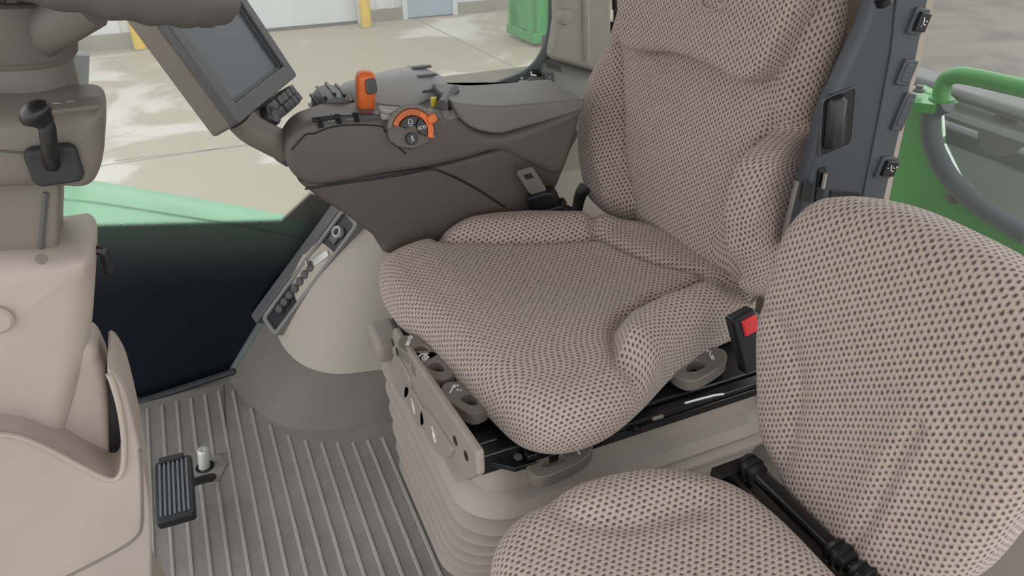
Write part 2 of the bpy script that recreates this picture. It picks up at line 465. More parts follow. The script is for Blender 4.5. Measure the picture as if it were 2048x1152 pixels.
    for k in range(1, rings):
        s = 1-k/rings
        for i in range(n):
            a = cu+(q0[i].x-cu)*s; b = cv+(q0[i].y-cv)*s
            V.append(mx @ Vector((a, b, hfun(a, b)))); UV.append(arc_uv(a, b))
    V.append(mx @ Vector((cu, cv, hfun(cu, cv)))); UV.append(arc_uv(cu, cv))
    T = (len(V)-1)//n
    for i in range(T-1):
        for j in range(n):
            F_.append((i*n+j, i*n+(j+1) % n, (i+1)*n+(j+1) % n, (i+1)*n+j))
    for j in range(n): F_.append(((T-1)*n+j, (T-1)*n+(j+1) % n, len(V)-1))
    F_.append(tuple(range(n-1, -1, -1)))
    return mobj(name, V, F_, mat, parent, uv=UV, angle=180)

# ================================================================== STRUCTURE
# ---- cab floor with raised ribs
fl = box('floor', (-.9, -.25, -.05), (1.45, 1.757, 0), 'floor', bevel=0); tag(fl, kind='structure')
me = bpy.data.meshes.new('ridge')
RW = .0042
v = []; 
for yy in (0, 1):
    for dx, z in ((-RW, 0), (-RW*.6, .0035), (RW*.6, .0035), (RW, 0)): v.append((dx, yy, z))
me.from_pydata(v, [], [(0,1,5,4),(1,2,6,5),(2,3,7,6),(3,2,1,0),(4,5,6,7)]); me.materials.append(M['ridge'])
def base_y(x):     # front edge of the rubber kick plate along the floor
    pts = [(-.06, 1.72), (-.04, 1.69), (0, 1.56), (.06, 1.47), (.125, 1.43), (.2, 1.41), (.3, 1.405)]
    if x <= pts[0][0]: return 1.725
    for a, b in zip(pts, pts[1:]):
        if x <= b[0]: return a[1]+(b[1]-a[1])*(x-a[0])/(b[0]-a[0])
    return 1.4
for i in range(24):
    x = -.5365+i*.0345
    o = bpy.data.objects.new('ridge', me); o.location = (x, -.2, 0)
    ye = base_y(x)-.03-max(0, (x-.02))*.12
    o.scale = (1, ye+.2, 1)
    link(o, fl)
# cut-line panel near the pedal pin
tube('hatch_line', [P(438, 908, Z=.0005), P(455, 909, Z=.0005), P(449, 800, Z=.0005), P(447, 770, Z=.0005)], .0012, 'dgrey', fl, n=6)
# ---- right-hand window: glass with printed band, seal, and rear corner
GY = 1.755
gl_out = [P(130, 848, Y=GY), P(470, 738, Y=GY), P(512, 668, Y=GY), P(590, 545, Y=GY), P(700, 405, Y=GY), P(800, 300, Y=GY), P(900, 215, Y=GY),
          P(1000, 172, Y=GY), P(1052, 150, Y=GY), P(1085, 115, Y=GY), P(1103, 65, Y=GY), P(1107, 0, Y=GY), P(1110, -250, Y=GY)]
out = [(p.x, p.z) for p in gl_out]
pane_out = out+[(out[-1][0], 1.7), (-.85, 1.7), (-.85, out[0][1])]
win = prism('window_1', pane_out, -.003, .003, 'glassf', mx=MY(GY), bevel=0, smooth=False); tag(win, kind='structure')
sp = spline([Vector((a, GY-.004, b)) for a, b in out[1:]], 90)
tube('window_seal', sp, .016, 'sealteal', win, n=10)
fs = [P(120, 852, Y=GY-.02), P(300, 797, Y=GY-.02), P(470, 742, Y=GY-.02)]
tube('floor_seal', spline(fs, 16), .009, 'rubber', win, n=8)

# ---- lower right side trim: rubber kick plate, woven panel, grey edge strip
def curve_pts(lst): return spline([Vector(p) for p in lst], 60)
bot = curve_pts([(-.058, 1.745, 0), (-.04, 1.66, 0), (.0, 1.555, 0), (.06, 1.475, 0), (.14, 1.432, 0), (.25, 1.41, 0), (.45, 1.40, 0), (1.3, 1.40, 0)])
mid = curve_pts([(.075, 1.745, .175), (.08, 1.69, .150), (.095, 1.62, .125), (.13, 1.55, .115), (.19, 1.50, .11), (.28, 1.475, .11), (.45, 1.45, .11), (1.3, 1.45, .11)])
top = curve_pts([(.32, 1.75, .48), (.335, 1.74, .49), (.36, 1.72, .50), (.40, 1.70, .52), (.45, 1.68, .54), (.52, 1.66, .55), (.66, 1.65, .55), (1.3, 1.65, .55)])
def bulge(a, b, s, amt):
    out = []
    for p, q in zip(a, b):
        d = (q-p); m = p.lerp(q, s); nrm = Vector((-.35, -1, .45)).normalized()
        out.append(m+nrm*amt*math.sin(math.pi*s))
    return out
kick = loft('trim_1', [bot]+[[p.lerp(q, s)+Vector((0, 0, 0)) for p, q in zip(bot, mid)] for s in (.12, .5, .95)]+[[p+Vector((.004, .008, .004)) for p in mid]], 'floorrub', closed=False); tag(kick, kind='structure')
wall_r = loft('wall_right', [bulge(mid, top, s/14, .05) for s in range(15)], 'weave', closed=False); tag(wall_r, kind='structure')
def on_wall(px, py):   # march the viewing ray to the woven panel's near-window strip plane
    return P(px, py, Y=1.66)
# dark edge strip along the window and the tool tray set in the panel
def quad_frame(pxs, y0, y1):
    return [P(a, b, Y=y0+(y1-y0)*k) for (a, b), k in pxs]
from mathutils.bvhtree import BVHTree
_b = bmesh.new(); _b.from_mesh(wall_r.data); WT = BVHTree.FromBMesh(_b)
def hitw(px, py):
    d = (FW + RT*((px-1024)/F) - UP*((py-576)/F)).normalized()
    h = WT.ray_cast(CAM, d); return h[0] if h[0] is not None else P(px, py, Y=1.70)
class Surf:
    """points and normals on an already built surface"""
    def __init__(s, *objs):
        b = bmesh.new()
        for o in objs: b.from_mesh(o.data)
        s.t = BVHTree.FromBMesh(b)
    def at(s, px, py, off=0):
        d = (FW + RT*((px-1024)/F) - UP*((py-576)/F)).normalized()
        p, nr, _, _ = s.t.ray_cast(CAM, d)
        if p is None:
            q = CAM+d*1.5; p, nr, _, _ = s.t.find_nearest(q)
        if nr.dot(d) > 0: nr = -nr
        return p+nr*off, nr
    def mx(s, px, py, off=0, ux=(1, 0, 0)):
        p, nr = s.at(px, py, off); u = Vector(ux); u = (u-nr*u.dot(nr)).normalized(); v = nr.cross(u)
        return Matrix.Translation(p) @ Matrix((u, v, nr)).transposed().to_4x4()
    def patch(s, name, c, mat, parent, nu=14, nv=6, hi=.002, lo=-.004, **k):
        top, bot = [], []
        for j in range(nv+1):
            for i in range(nu+1):
                a, b = i/nu, j/nv
                x = (1-b)*((1-a)*c[0][0]+a*c[1][0])+b*((1-a)*c[3][0]+a*c[2][0]); y = (1-b)*((1-a)*c[0][1]+a*c[1][1])+b*((1-a)*c[3][1]+a*c[2][1])
                p, nr = s.at(x, y); top.append(p+nr*hi); bot.append(p+nr*lo)
        N = nu+1; K = len(top); f = []
        for j in range(nv):
            for i in range(nu):
                q = j*N+i; f += [(q, q+1, q+1+N, q+N), (K+q+N, K+q+N+1, K+q+1, K+q)]
        rim = list(range(nu))+[j*N+nu for j in range(nv)]+[nv*N+i for i in range(nu, 0, -1)]+[j*N for j in range(nv, 0, -1)]
        for i in range(len(rim)):
            a, b = rim[i], rim[(i+1) % len(rim)]; f.append((a, K+a, K+b, b))
        return mobj(name, top+bot, f, mat, parent, **k)
trayA = hitw(555, 650); trayB = hitw(712, 440)
ux = (trayB-trayA); TL = ux.length
side = hitw(640, 590)-hitw(600, 545)
vy = -(side-ux.normalized()*side.dot(ux.normalized())).normalized()
if ux.cross(vy).dot(CAM-trayA) < 0: vy = -vy
TM = frame(trayA.lerp(trayB, .5), ux, vy) @ Matrix.Translation((0, 0, .020))
strip = prism('trim_2', rrect(TL*.60, .016, .006, 4, .0, .056), -.03, .004, 'dgrey', mx=TM, bevel=.004); tag(strip, kind='structure')
tray = empty('tool_tray', trayA, 'long grey-framed black recess in the beige side trim holding small hardware', 'tray')
prism('frame', rrect(TL*.53, .036, .014, 5), -.024, .008, 'shelf', tray, TM, .004, hole=rrect(TL*.53-.013, .025, .008, 5))
box('recess', (-TL*.515, -.028, -.02), (TL*.515, .028, .0), 'black', tray, .002, TM)
# hardware lying in the tray
g = empty('round_plug', (TM @ Vector((TL*.36, 0, .0))), 'small round silver-rimmed socket at the top of the tool tray', 'plug')
m2 = TM @ Matrix.Translation((TL*.37, .002, .0))
lathe('rim', [(.015, -.004), (.016, .008), (.014, .013), (.009, .013), (.008, .006)], 'greyp', g, m2, 20)
lathe('core', [(.008, .0), (.008, .007), (.004, .009)], 'black', g, m2, 14)
box('tab', (-.032, -.012, .0), (-.010, .014, .005), 'dgrey', g, .002, m2)
g = empty('metal_clip', (TM @ Vector((TL*.12, 0, 0))), 'bent pale metal clip lying in the middle of the tool tray', 'clip')
m2 = TM @ Matrix.Translation((TL*.13, .0, .004)) @ Matrix.Rotation(R(-22), 4, 'Z')
box('plate', (-.03, -.009, 0), (.032, .009, .004), 'steel', g, .002, m2)
box('lip', (-.034, -.009, 0), (-.027, .009, .018), 'steel', g, .002, m2)
g = empty('socket_strip', (TM @ Vector((-TL*.2, 0, 0))), 'row of dark ribbed holders at the bottom of the tool tray', 'holder')
for i in range(7):
    m2 = TM @ Matrix.Translation((-TL*.36+i*.0235, .005, .0))
    lathe('holder', [(.011, -.004), (.0115, .009), (.008, .012), (.004, .012)], 'dgrey', g, m2, 14)

# ---- right rear post, shelf trim, rear wall
post_px = [(1103, 120), (1110, 80), (1116, 40), (1114, -60), (1114, -260), (1236, -260), (1226, -60), (1224, 125), (1219, 152)]
post = prism('trim_3', xz(1.70, post_px), -.045, .0, 'post', mx=MY(1.70), bevel=.014, seg=4); tag(post, kind='structure')
groove = tube('corner_fold', spline([P(1170, -60, Y=1.698), P(1172, 60, Y=1.698), P(1172, 122, Y=1.702)], 14), .010, 'post', post, n=8)
c = P(1129, 33, Y=1.695)
bt = lathe('button_cap', [(.019, -.006), (.0195, .006), (.017, .011), (.013, .012)], 'post', post, frame(c, (1, 0, 0), (0, 0, 1)), 20)
sfar = spline([P(a, b, Y=1.742) for a, b in ((960, 192), (1005, 178), (1052, 154), (1082, 126), (1098, 114), (1150, 122), (1216, 138), (1300, 160))], 40)
snear = spline([P(a, b, Y=1.685) for a, b in ((965, 226), (1010, 214), (1062, 200), (1100, 188), (1125, 184), (1165, 192), (1212, 206), (1290, 230))], 40)
smid = [p.lerp(q, .5)+Vector((0, 0, .006)) for p, q in zip(sfar, snear)]
slow = [p+Vector((0, -.012, -.02)) for p in snear]; slow2 = [p+Vector((0, -.014, -.30)) for p in snear]
shelf = loft('trim_4', [sfar, smid, snear, slow, slow2], 'shelf', closed=False, angle=70); tag(shelf, kind='structure')
SHS = Surf(shelf)
for i in range(12):
    box('vent_slot', (-.0009, -.009, -.002), (.0009, .009, .0006), 'dgrey', shelf, 0, SHS.mx(1092+i*2.7, 128+i*1.1, .0, (1, -.1, 0)))
rw = box('wall_rear', (1.02, -.1, -.05), (1.06, 1.78, .42), 'weave', bevel=.01); tag(rw, kind='structure')
rq = prism('trim_5', xz(1.60, [(1040, 220), (1215, 200), (1230, 470), (1000, 470)]), -.05, .0, 'weave', mx=MY(1.60), bevel=.004); tag(rq, kind='structure')
roof = box('ceiling', (-.75, -.15, 1.72), (1.35, 1.95, 1.80), 'post', bevel=.03); tag(roof, kind='structure')

gs = empty('gas_strut', P(1232, 60, Y=1.72), 'black rod strut beside the rear post, left of the driver headrest', 'strut')
tube('rod', [P(1231, -60, Y=1.72), P(1231, 45, Y=1.72)], .006, 'black', gs)
tube('cylinder', [P(1231, -60, Y=1.72), P(1231, 18, Y=1.72)], .010, 'black', gs)
tube('mount', [P(1232, 40, Y=1.72), P(1234, 110, Y=1.72)], .018, 'black', gs)
# socket, latch and knob on the shelf
def small(name, px, py, y, label, cat): return empty(name, P(px, py, Y=y), label, cat)
g = small('power_socket', 1095, 155, 1.63, 'square dark socket cover on the grey shelf beside the rear post', 'socket')
m2 = SHS.mx(1097, 157, .008, (1, -.2, 0))
box('cover', (-.014, -.012, -.012), (.014, .012, .002), 'dgrey', g, .003, m2)
box('mark', (-.003, -.003, .002), (.003, .003, .0025), 'icon_grey', g, 0, m2)
g = small('window_latch', 1072, 145, 1.63, 'small black window latch with a chrome pin at the corner of the right window', 'latch')
m2 = SHS.mx(1074, 150, .014, (1, -.5, -.2))
box('body', (-.013, -.006, -.016), (.013, .007, .006), 'black', g, .003, m2)
tube('pin', [m2 @ Vector((-.010, -.004, .004)), m2 @ Vector((-.008, -.014, .008)), m2 @ Vector((.006, -.016, .008))], .003, 'steel', g)
tube('catch', [m2 @ Vector((.008, .006, .0)), m2 @ Vector((.016, .016, .002))], .003, 'dgrey', g)
g = small('shelf_fitting', 1046, 166, 1.63, 'small round grey fitting with a bright pin behind the armrest pad', 'fitting')
c = SHS.at(1047, 174)[0]+Vector((0, 0, .012)); m2 = Matrix.Translation(c)
lathe('knob', [(.014, -.03), (.014, .0), (.012, .003), (.006, .004)], 'greyp', g, m2, 16)
tube('pin', [c+Vector((-.004, 0, .002)), c+Vector((-.005, 0, .012))], .003, 'steel', g)

# ================================================================== OPERATOR SEAT
SY = 1.015
seat = empty('operator_seat', (.58, .98, 0), 'tan dotted-fabric driver seat on a bellows base, centre of the cab', 'seat')
# --- bellows suspension
def bell_ring(z, inset, x0, x1, y0, y1, r):
    return [Vector((a, b, z)) for a, b in rrect((x1-x0)/2-inset, (y1-y0)/2-inset, r, 8, (x0+x1)/2, (y0+y1)/2)]
rings = []
NF = 6; ztop = .325; zb = .0
for i in range(NF):
    f0 = i/NF
    z1 = ztop-(ztop-zb)*f0; dz = (ztop-zb)/NF
    x0 = .252+.012*f0; x1 = .905-.03*f0; y0 = .738+.15*f0; y1 = 1.31-.02*f0
    for dzf, ins in ((0.0, .056), (.08, .055), (.42, .015), (.50, .005), (.57, 0), (.70, .0), (.77, .006), (.84, .052)):
        rings.append(bell_ring(z1-dz*dzf, ins, x0, x1, y0, y1, .085))
loft('bellows', rings, 'bell', seat, angle=38)
loft('base_shroud', [bell_ring(.425, .045, .258, .90, .742, 1.30, .04), bell_ring(.415, .040, .258, .90, .742, 1.30, .04), bell_ring(.345, .035, .258, .90, .742, 1.30, .05), bell_ring(.335, .012, .258, .90, .742, 1.30, .085), bell_ring(.315, .002, .258, .90, .742, 1.30, .085), bell_ring(.30, .01, .258, .90, .742, 1.30, .085)], 'bell', seat, angle=35)
# --- black steel seat frame
fr = box('seat_frame', (.292, .775, .395), (.95, 1.25, .437), 'blackm', seat, .006)
box('front_rail', (.276, .80, .40), (.335, 1.205, .440), 'blackm', fr, .005)
plate = [(q.x, q.y) for q in (P(a, b, Z=.418) for a, b in ((955, 905), (1020, 880), (1075, 925), (1030, 938), (965, 922)))]
prism('corner_plate', plate, .410, .420, 'blackm', fr, ID, .002)
c = P(1036, 914, Z=.4205); lathe('plate_hole', [(.007, 0), (.007, .0012), (.0045, .0012)], 'steel2', fr, Matrix.Translation(c), 16)
for k, (za, zb_, yo) in enumerate(((.400, .418, .752), (.425, .436, .748))):
    box('side_rail', (.36, yo, za), (.99, yo+.02, zb_), 'blackm', fr, .003)
tube('release_cable', [P(a, b, Y=.744) for a, b in ((1370, 806), (1395, 799), (1430, 790), (1447, 788))], .0018, 'white', fr)
lathe('bolt', [(.007, -.01), (.007, .004), (.004, .006)], 'black', fr, frame(P(1270, 858, Y=.745), (1, 0, 0), (0, 0, 1)), 8)
box('cable_clip', (-.012, -.006, -.006), (.014, .004, .006), 'black', fr, .002, Matrix.Translation(P(1290, 853, Y=.748)))
tube('pin', [P(1305, 838, Y=.742), P(1325, 832, Y=.742)], .0035, 'steel2', fr)
# --- lobed front control panel with printed symbols
fx = .262
def FX(px, py): q = P(px, py, X=fx); return (q.y, q.z)
FMX = Matrix(((0,0,-1,fx),(1,0,0,0),(0,1,0,0),(0,0,0,1)))     # (u=Y, v=Z, w toward -X)
pan_top = [FX(790, 660), FX(956, 905)]
prism('front_panel', [FX(788, 655), FX(957, 903), FX(960, 950), FX(935, 962), FX(800, 745), FX(787, 700)], -.010, .004, 'seatplastic', seat, FMX, .006)
lobes = [[(797, 708), (826, 750), (828, 790), (815, 797), (802, 780), (791, 745)],
         [(822, 765), (852, 812), (860, 840), (858, 852), (845, 850), (828, 815), (818, 792)],
         [(856, 812), (900, 872), (915, 895), (908, 912), (890, 910), (862, 870), (850, 840)]]
for i, lb in enumerate(lobes):
    pp = [(q.x, q.y) for q in spline([Vector((*FX(a, b), 0)) for a, b in lb], 28, True)]
    cu_ = sum(p[0] for p in pp)/28; cv_ = sum(p[1] for p in pp)/28
    lo = prism('control_lobe', pp, -.004, .010, 'seatplastic', seat, FMX, .005, seg=3)
    if i:
        m3 = FMX @ Matrix.Translation((cu_, cv_, .0105)) @ Matrix.Rotation(R(8), 4, 'Z')
        st = [[(.010, .012), (.004, .004)], [(.006, .000), (-.002, -.012), (-.009, -.008), (-.005, .006), (.003, .008)], [(.0, -.005), (-.004, .002)]] if i == 1 else \
             [[(.010, .010), (-.006, .004)], [(.006, -.002), (-.007, -.010), (-.009, -.002)], [(.004, .002), (-.004, -.004)]]
        ribbon('symbol', st, .0022, 'white', lo, m3)
for px, py in ((790, 684), (799, 702), (916, 880), (938, 910)):
    lathe('panel_hole', [(.008, -.002), (.008, .0012), (.006, .0014)], 'black', seat, FMX @ Matrix.Translation((*FX(px, py), .004)), 16)
ca = P(768, 705, Y=1.27); cap = box('corner_cap', (.235, 1.19, .335), (.30, 1.295, .385), 'seatplastic', seat, .018, seg=4)
# --- loop levers with symbols
def lever(px, py, z, ang, L, W, strokes, iang=0, name='lever'):
    c = P(px, py, Z=z); m = Matrix.Translation(c) @ Matrix.Rotation(R(ang), 4, 'Z')
    o = spline([(-L*.5, 0, 0), (-L*.42, -W*.4, 0), (-L*.1, -W*.5, 0), (L*.3, -W*.42, 0), (L*.5, 0, 0), (L*.3, W*.42, 0), (-L*.1, W*.5, 0), (-L*.42, W*.4, 0)], 32, True)
    h = spline([(-L*.30, 0, 0), (-L*.2, -W*.16, 0), (-L*.02, -W*.18, 0), (L*.02, 0, 0), (-L*.02, W*.18, 0), (-L*.2, W*.16, 0)], 32, True)
    # start the hole loop at the matching side so the two loops pair up
    o2 = [(p.x, p.y) for p in o]; h2 = [(p.x, p.y) for p in h]
    lv = prism(name, o2, -.012, .012, 'lever', seat, m, .006, hole=h2, seg=3)
    ribbon('symbol', strokes, .0026, 'white', lv, m @ Matrix.Translation((L*.24, 0, .0125)) @ Matrix.Rotation(R(iang), 4, 'Z'))
    return lv
icoA = [[(-.010, -.006), (.0, .004), (.010, .008)], [(.0, -.001), (-.007, -.008)], [(.004, .011), (.005, .012)], [(.009, .012), (.010, .013)]]
icoB = [[(-.010, -.006), (-.007, .006), (.004, .010), (.011, .004)], [(-.004, -.008), (-.002, .001), (.006, .003), (.008, -.004)], [(-.004, -.008), (.008, -.005)], [(.0, -.006), (.003, .0)]]
icoC = [[(-.011, -.004), (.006, .010)], [(.006, .010), (.010, .004)], [(.002, .004), (.008, .007)], [(.003, -.004), (.004, -.005)], [(.006, -.008), (.007, -.009)]]
icoD = [[(.0, -.011), (.0, .004)], [(-.003, .004), (.012, .008)]]
lever(836, 704, .462, 112, .092, .052, icoA, -100)
lever(865, 738, .462, 112, .098, .054, icoB, -100)
lever(929, 803, .462, 112, .098, .052, icoC, -100)
lever(1122, 924, .405, 8, .12, .05, icoD, -5)
lever(1400, 735, .455, 15, .125, .06, icoA, 10)

# --- cushion
def cu_(px, py, z): q = P(px, py, Z=z); return (q.x, q.y)
cush_out = [(.266, 1.20), (.271, 1.26), (.290, 1.312), (.335, 1.334), (.42, 1.338), (.52, 1.345), (.62, 1.325), (.70, 1.29), (.78, 1.25), (.86, 1.18), (.905, 1.02), (.908, .93),
            (.885, .872), (.84, .850), (.79, .840), (.715, .818), (.652, .794), (.565, .747), (.495, .717), (.445, .708), (.400, .713), (.366, .732), (.342, .765), (.328, .83), (.318, .90), (.308, .98), (.296, 1.055), (.274, 1.125)]
sR = [cu_(830, 467, .545), cu_(900, 482, .54), cu_(1000, 482, .54), cu_(1100, 472, .545), cu_(1190, 462, .55), cu_(1185, 437, .55)]
sRear = [cu_(1195, 462, .545), cu_(1245, 490, .54), cu_(1320, 525, .54), cu_(1400, 552, .54), cu_(1420, 570, .54)]
sL = [cu_(1236, 750, .545), cu_(1226, 700, .54), cu_(1225, 660, .54), cu_(1250, 625, .54), cu_(1310, 595, .54), cu_(1400, 572, .54), cu_(1490, 565, .55)]
def lerp_y(poly, u):
    pl = sorted(poly)
    if u <= pl[0][0]: return pl[0][1]
    for a, b in zip(pl, pl[1:]):
        if u <= b[0]: return a[1]+(b[1]-a[1])*(u-a[0])/max(b[0]-a[0], 1e-6)
    return pl[-1][1]
def cush_h(u, v):
    h = .545
    # bolsters: near side (small y) and far side
    yN = lerp_y(sL, u); yF = lerp_y(sR[:5], u)
    h += .036*sm(yN-v, -.004, .055)*sm(u, .505, .58)*(1-.45*sm(u, .78, .9))
    h += .026*sm(v-yF, -.006, .05)*sm(u, .36, .44)*(1-.4*sm(u, .7, .85))
    h -= .020*math.exp(-(((u-.60)/.16)**2+((v-1.06)/.14)**2))       # sitting hollow
    h -= .030*sm(.40-u, 0, .16)                                      # front roll
    h += .012*sm(u, .70, .85)
    h -= .014*math.exp(-(pdist(u, v, sL)/.011)**2)
    h -= .015*math.exp(-(pdist(u, v, sR)/.011)**2)
    h -= .014*math.exp(-(pdist(u, v, sRear)/.011)**2)
    return h
CUSH = pillow('cushion', cush_out, cush_h, .440, .055, .030, 'fabric', seat, ID, 260, 76, rw=.055)
# --- backrest: local u = +Y side, v up along the back, w forward (-X)
BX, BZ = .835, .49
BM = frame(Vector((BX, SY, BZ)), (0, -1, 0), (.16, 0, 1))      # w = u x v ~ forward?
def bk(px, py, w=0):   # pixel -> back-plane (u,v)
    inv = BM.inverted(); o = inv @ CAM; d = inv.to_3x3() @ (FW + RT*((px-1024)/F) - UP*((py-576)/F))
    t = (w-o.z)/d.z; q = o+d*t; return (q.x, q.y)
WS = 1 if (BM.to_3x3() @ Vector((0, 0, 1))).x < 0 else -1
back_out = [bk(1195, 418, .03), bk(1165, 385, .04), bk(1147, 320, .05), bk(1153, 240, .04), bk(1174, 160, .015), bk(1200, 88, 0), bk(1230, 10, -.01), bk(1256, -60, -.01), bk(1300, -150, 0), bk(1400, -200, 0), bk(1550, -190, 0),
            bk(1650, -130, -.02), bk(1668, -30, -.02), bk(1668, 60, -.02), bk(1642, 150, -.025), bk(1616, 240, -.03), bk(1604, 330, -.03), bk(1588, 420, -.03), bk(1566, 500, -.02), bk(1545, 575, .0), bk(1490, 590, .02), bk(1400, 545, 0), bk(1300, 480, 0)]
bN = [bk(1560, 200, .02), bk(1515, 255, .02), bk(1480, 320, .02), bk(1465, 400, .02), bk(1470, 480, .02), bk(1492, 535, .02)]
bF = [bk(1222, 90, .02), bk(1226, 170, .02), bk(1233, 250, .02), bk(1240, 330, .02), bk(1252, 400, .02), bk(1262, 450, .02)]
def interp(poly, v):
    pl = sorted(poly, key=lambda p: p[1])
    if v <= pl[0][1]: return pl[0][0]
    for a, b in zip(pl, pl[1:]):
        if v <= b[1]: return a[0]+(b[0]-a[0])*(v-a[1])/max(b[1]-a[1], 1e-6)
    return pl[-1][0]
NS = 1 if bN[3][0] > bF[3][0] else -1       # near side sign in u
vN = max(p[1] for p in bN); vF = max(p[1] for p in bF)
def back_h(u, v):
    h = .0
    dN = (u-interp(bN, v))*NS; dF = -(u-interp(bF, v))*NS
    h += .060*sm(dN, -.002, .040)*(1-sm(v, vN-.12, vN+.04))
    h += .045*sm(dF, -.004, .065)*(1-sm(v, vF-.16, vF+.02))
    h += .012*math.exp(-((v-.16)/.1)**2)
    h -= .022*math.exp(-(pdist(u, v, bN)/.010)**2)
    h -= .015*math.exp(-(pdist(u, v, bF)/.010)**2)
    return h
BACK = pillow('backrest', back_out, lambda u, v: back_h(u, v), -.06, .055, .02, 'fabric_v', seat, BM, 260, 76, rw=.036)
hp = [(1252, -120), (1248, 30), (1252, 85), (1278, 103), (1340, 104), (1400, 118), (1460, 142), (1492, 160), (1515, 161), (1540, 140), (1580, 70), (1612, 0), (1640, -120), (1560, -170), (1330, -160)]
hpo = [bk(a, b, .02) for a, b in hp]
def head_h(u, v): return .043+.012*math.exp(-((u)/.14)**2)
HEAD = pillow('headrest_pad', hpo, head_h, -.01, .012, .004, 'fabric_v', seat, BM, 220, 50, rw=.020)
def em(px, py): return bk(px, py, .055)
sh = [em(a, b) for a, b in ((1399, -22), (1400, 2), (1408, 14), (1424, 20), (1440, 16), (1450, 6), (1455, -20))]
ribbon('emblem', [[(p.x, p.y) for p in spline([Vector((a, b, 0)) for a, b in sh], 20)], [em(1432, -4), em(1436, 6), em(1446, 10)]], .0028, 'emb', HEAD, BM @ Matrix.Translation((0, 0, .0555)), .0015)
# --- slate shell on the back's near side with beige rear edge, switches, lumbar wheel
SP = .80
sh_px = [(1775, -60), (1728, 60), (1680, 165), (1650, 230), (1632, 300), (1605, 400), (1575, 500), (1740, 500), (1765, 400), (1790, 290), (1822, 150), (1852, 0), (1862, -60)]
shell = prism('back_shell', xz(SP, sh_px), -.03, .0, 'shell', seat, MY(SP), .012, seg=3)
edge_px = [(1848, -60), (1840, 0), (1810, 150), (1778, 290), (1755, 400), (1735, 500), (1752, 500), (1768, 420), (1785, 330), (1814, 190), (1842, 60), (1856, -60)]
sp2 = spline([P(a, b, Y=SP) for a, b in ((1870, -60), (1859, 20), (1836, 120), (1810, 230), (1788, 330), (1770, 420))], 24)
rg = [[p+Vector((a, b, 0)) for a, b in ((-.004, .004), (.010, .004), (.012, .20), (.0, .20))] for p in sp2]
loft('rear_cover', rg, 'beige', seat, angle=30)
prism('switch_strip', xz(SP, [(1796, -60), (1862, -60), (1852, 0), (1822, 150), (1790, 290), (1765, 400), (1745, 480), (1700, 480), (1722, 400), (1752, 250), (1780, 100)]), -.002, .003, 'shell2', shell, MY(SP), .002)
def plate(px, py, w, h, name, mat='shell2', d=.006, par=None, tilt=-11):
    m = MY(SP) @ Matrix.Translation((*xz(SP, [(px, py)])[0], 0)) @ Matrix.Rotation(R(tilt), 4, 'Z')
    return prism(name, rrect(w/2, h/2, .003, 3), .001, d+.003, mat, par or shell, m, .0015), m
SYM_SEAT = [[(-.004, .007), (-.001, -.002), (.005, -.003)], [(.002, .003), (.006, .002)]]
for i, (px, py, ww, hh) in enumerate(((1829, 41, .030, .037), (1806, 143, .030, .038), (1800, 222, .024, .060), (1766, 332, .038, .036))):
    pl, m = plate(px, py, ww, hh, 'switch_plate')
    b2 = prism('switch', rrect(ww*.36, hh*.36, .002, 3, ww*.05), .006, .016 if i in (0, 3) else .011, 'black' if i in (0, 3) else 'shell2', pl, m, .0015)
    if i in (0, 3):
        st = SYM_SEAT + ([[(-.011, .002), (-.009, .002)], [(.009, .004), (.012, .004)], [(.0105, .0055), (.0105, .0025)]] if i == 3 else [[(-.004, -.005), (-.003, -.005)]])
        ribbon('symbol', st, .0011, 'white', pl, m @ Matrix.Translation((ww*.05, 0, .0164)), .0004)
RM = frame(P(1672, 244, Y=SP), (1, 0, .21), (-.21, 0, 1))
prism('wheel_recess', rrect(.0305, .047, .007, 4), -.001, .0025, 'black', shell, RM, .0012)
prism('recess_lip', rrect(.0325, .049, .008, 4), -.001, .0035, 'shell2', shell, RM, .001, hole=rrect(.0300, .0465, .007, 4))
m = frame(P(1668, 244, Y=SP-.004), (1, 0, .22), (-.22, 0, 1))
tube('lumbar_wheel', [m @ Vector((0, t, 0)) for t in (-.042, -.038, .036, .042)], [.011, .017, .017, .012], 'black', shell, n=8)
box('latch_slot', (-.008, -.03, 0), (.008, .03, .0025), 'black', shell, .001, frame(P(1640, 370, Y=SP-.001), (1, 0, .15), (-.15, 0, 1)))
tube('chrome_pin', [P(1651, 346, Y=SP-.008), P(1645, 376, Y=SP-.008)], .0042, 'steel', shell)
prism('pocket', xz(SP, [(1604, 362), (1626, 366), (1620, 404), (1598, 400)]), -.001, .0025, 'black', shell, MY(SP), .001)
prism('pocket', xz(SP, [(1660, 380), (1720, 385), (1715, 430), (1655, 425)]), -.001, .0025, 'black', shell, MY(SP), .001)
tube('back_hinge_bar', [P(1594, 362, Y=.80), P(1580, 420, Y=.80), P(1566, 478, Y=.80)], .005, 'steel2', seat, flat=(1, .5))
tube('recess_mouth', [P(1765, -6, Y=SP-.001), P(1768, 6, Y=SP-.001)], .012, 'black', shell, n=12)
spring = [P(1517, 588, Y=.84)+Vector((.004*math.cos(a*1.2), a*.0006, .004*math.sin(a*1.2)-a*.0012)) for a in range(24)]
tube('spring', spring, .0014, 'steel2', seat, n=6)

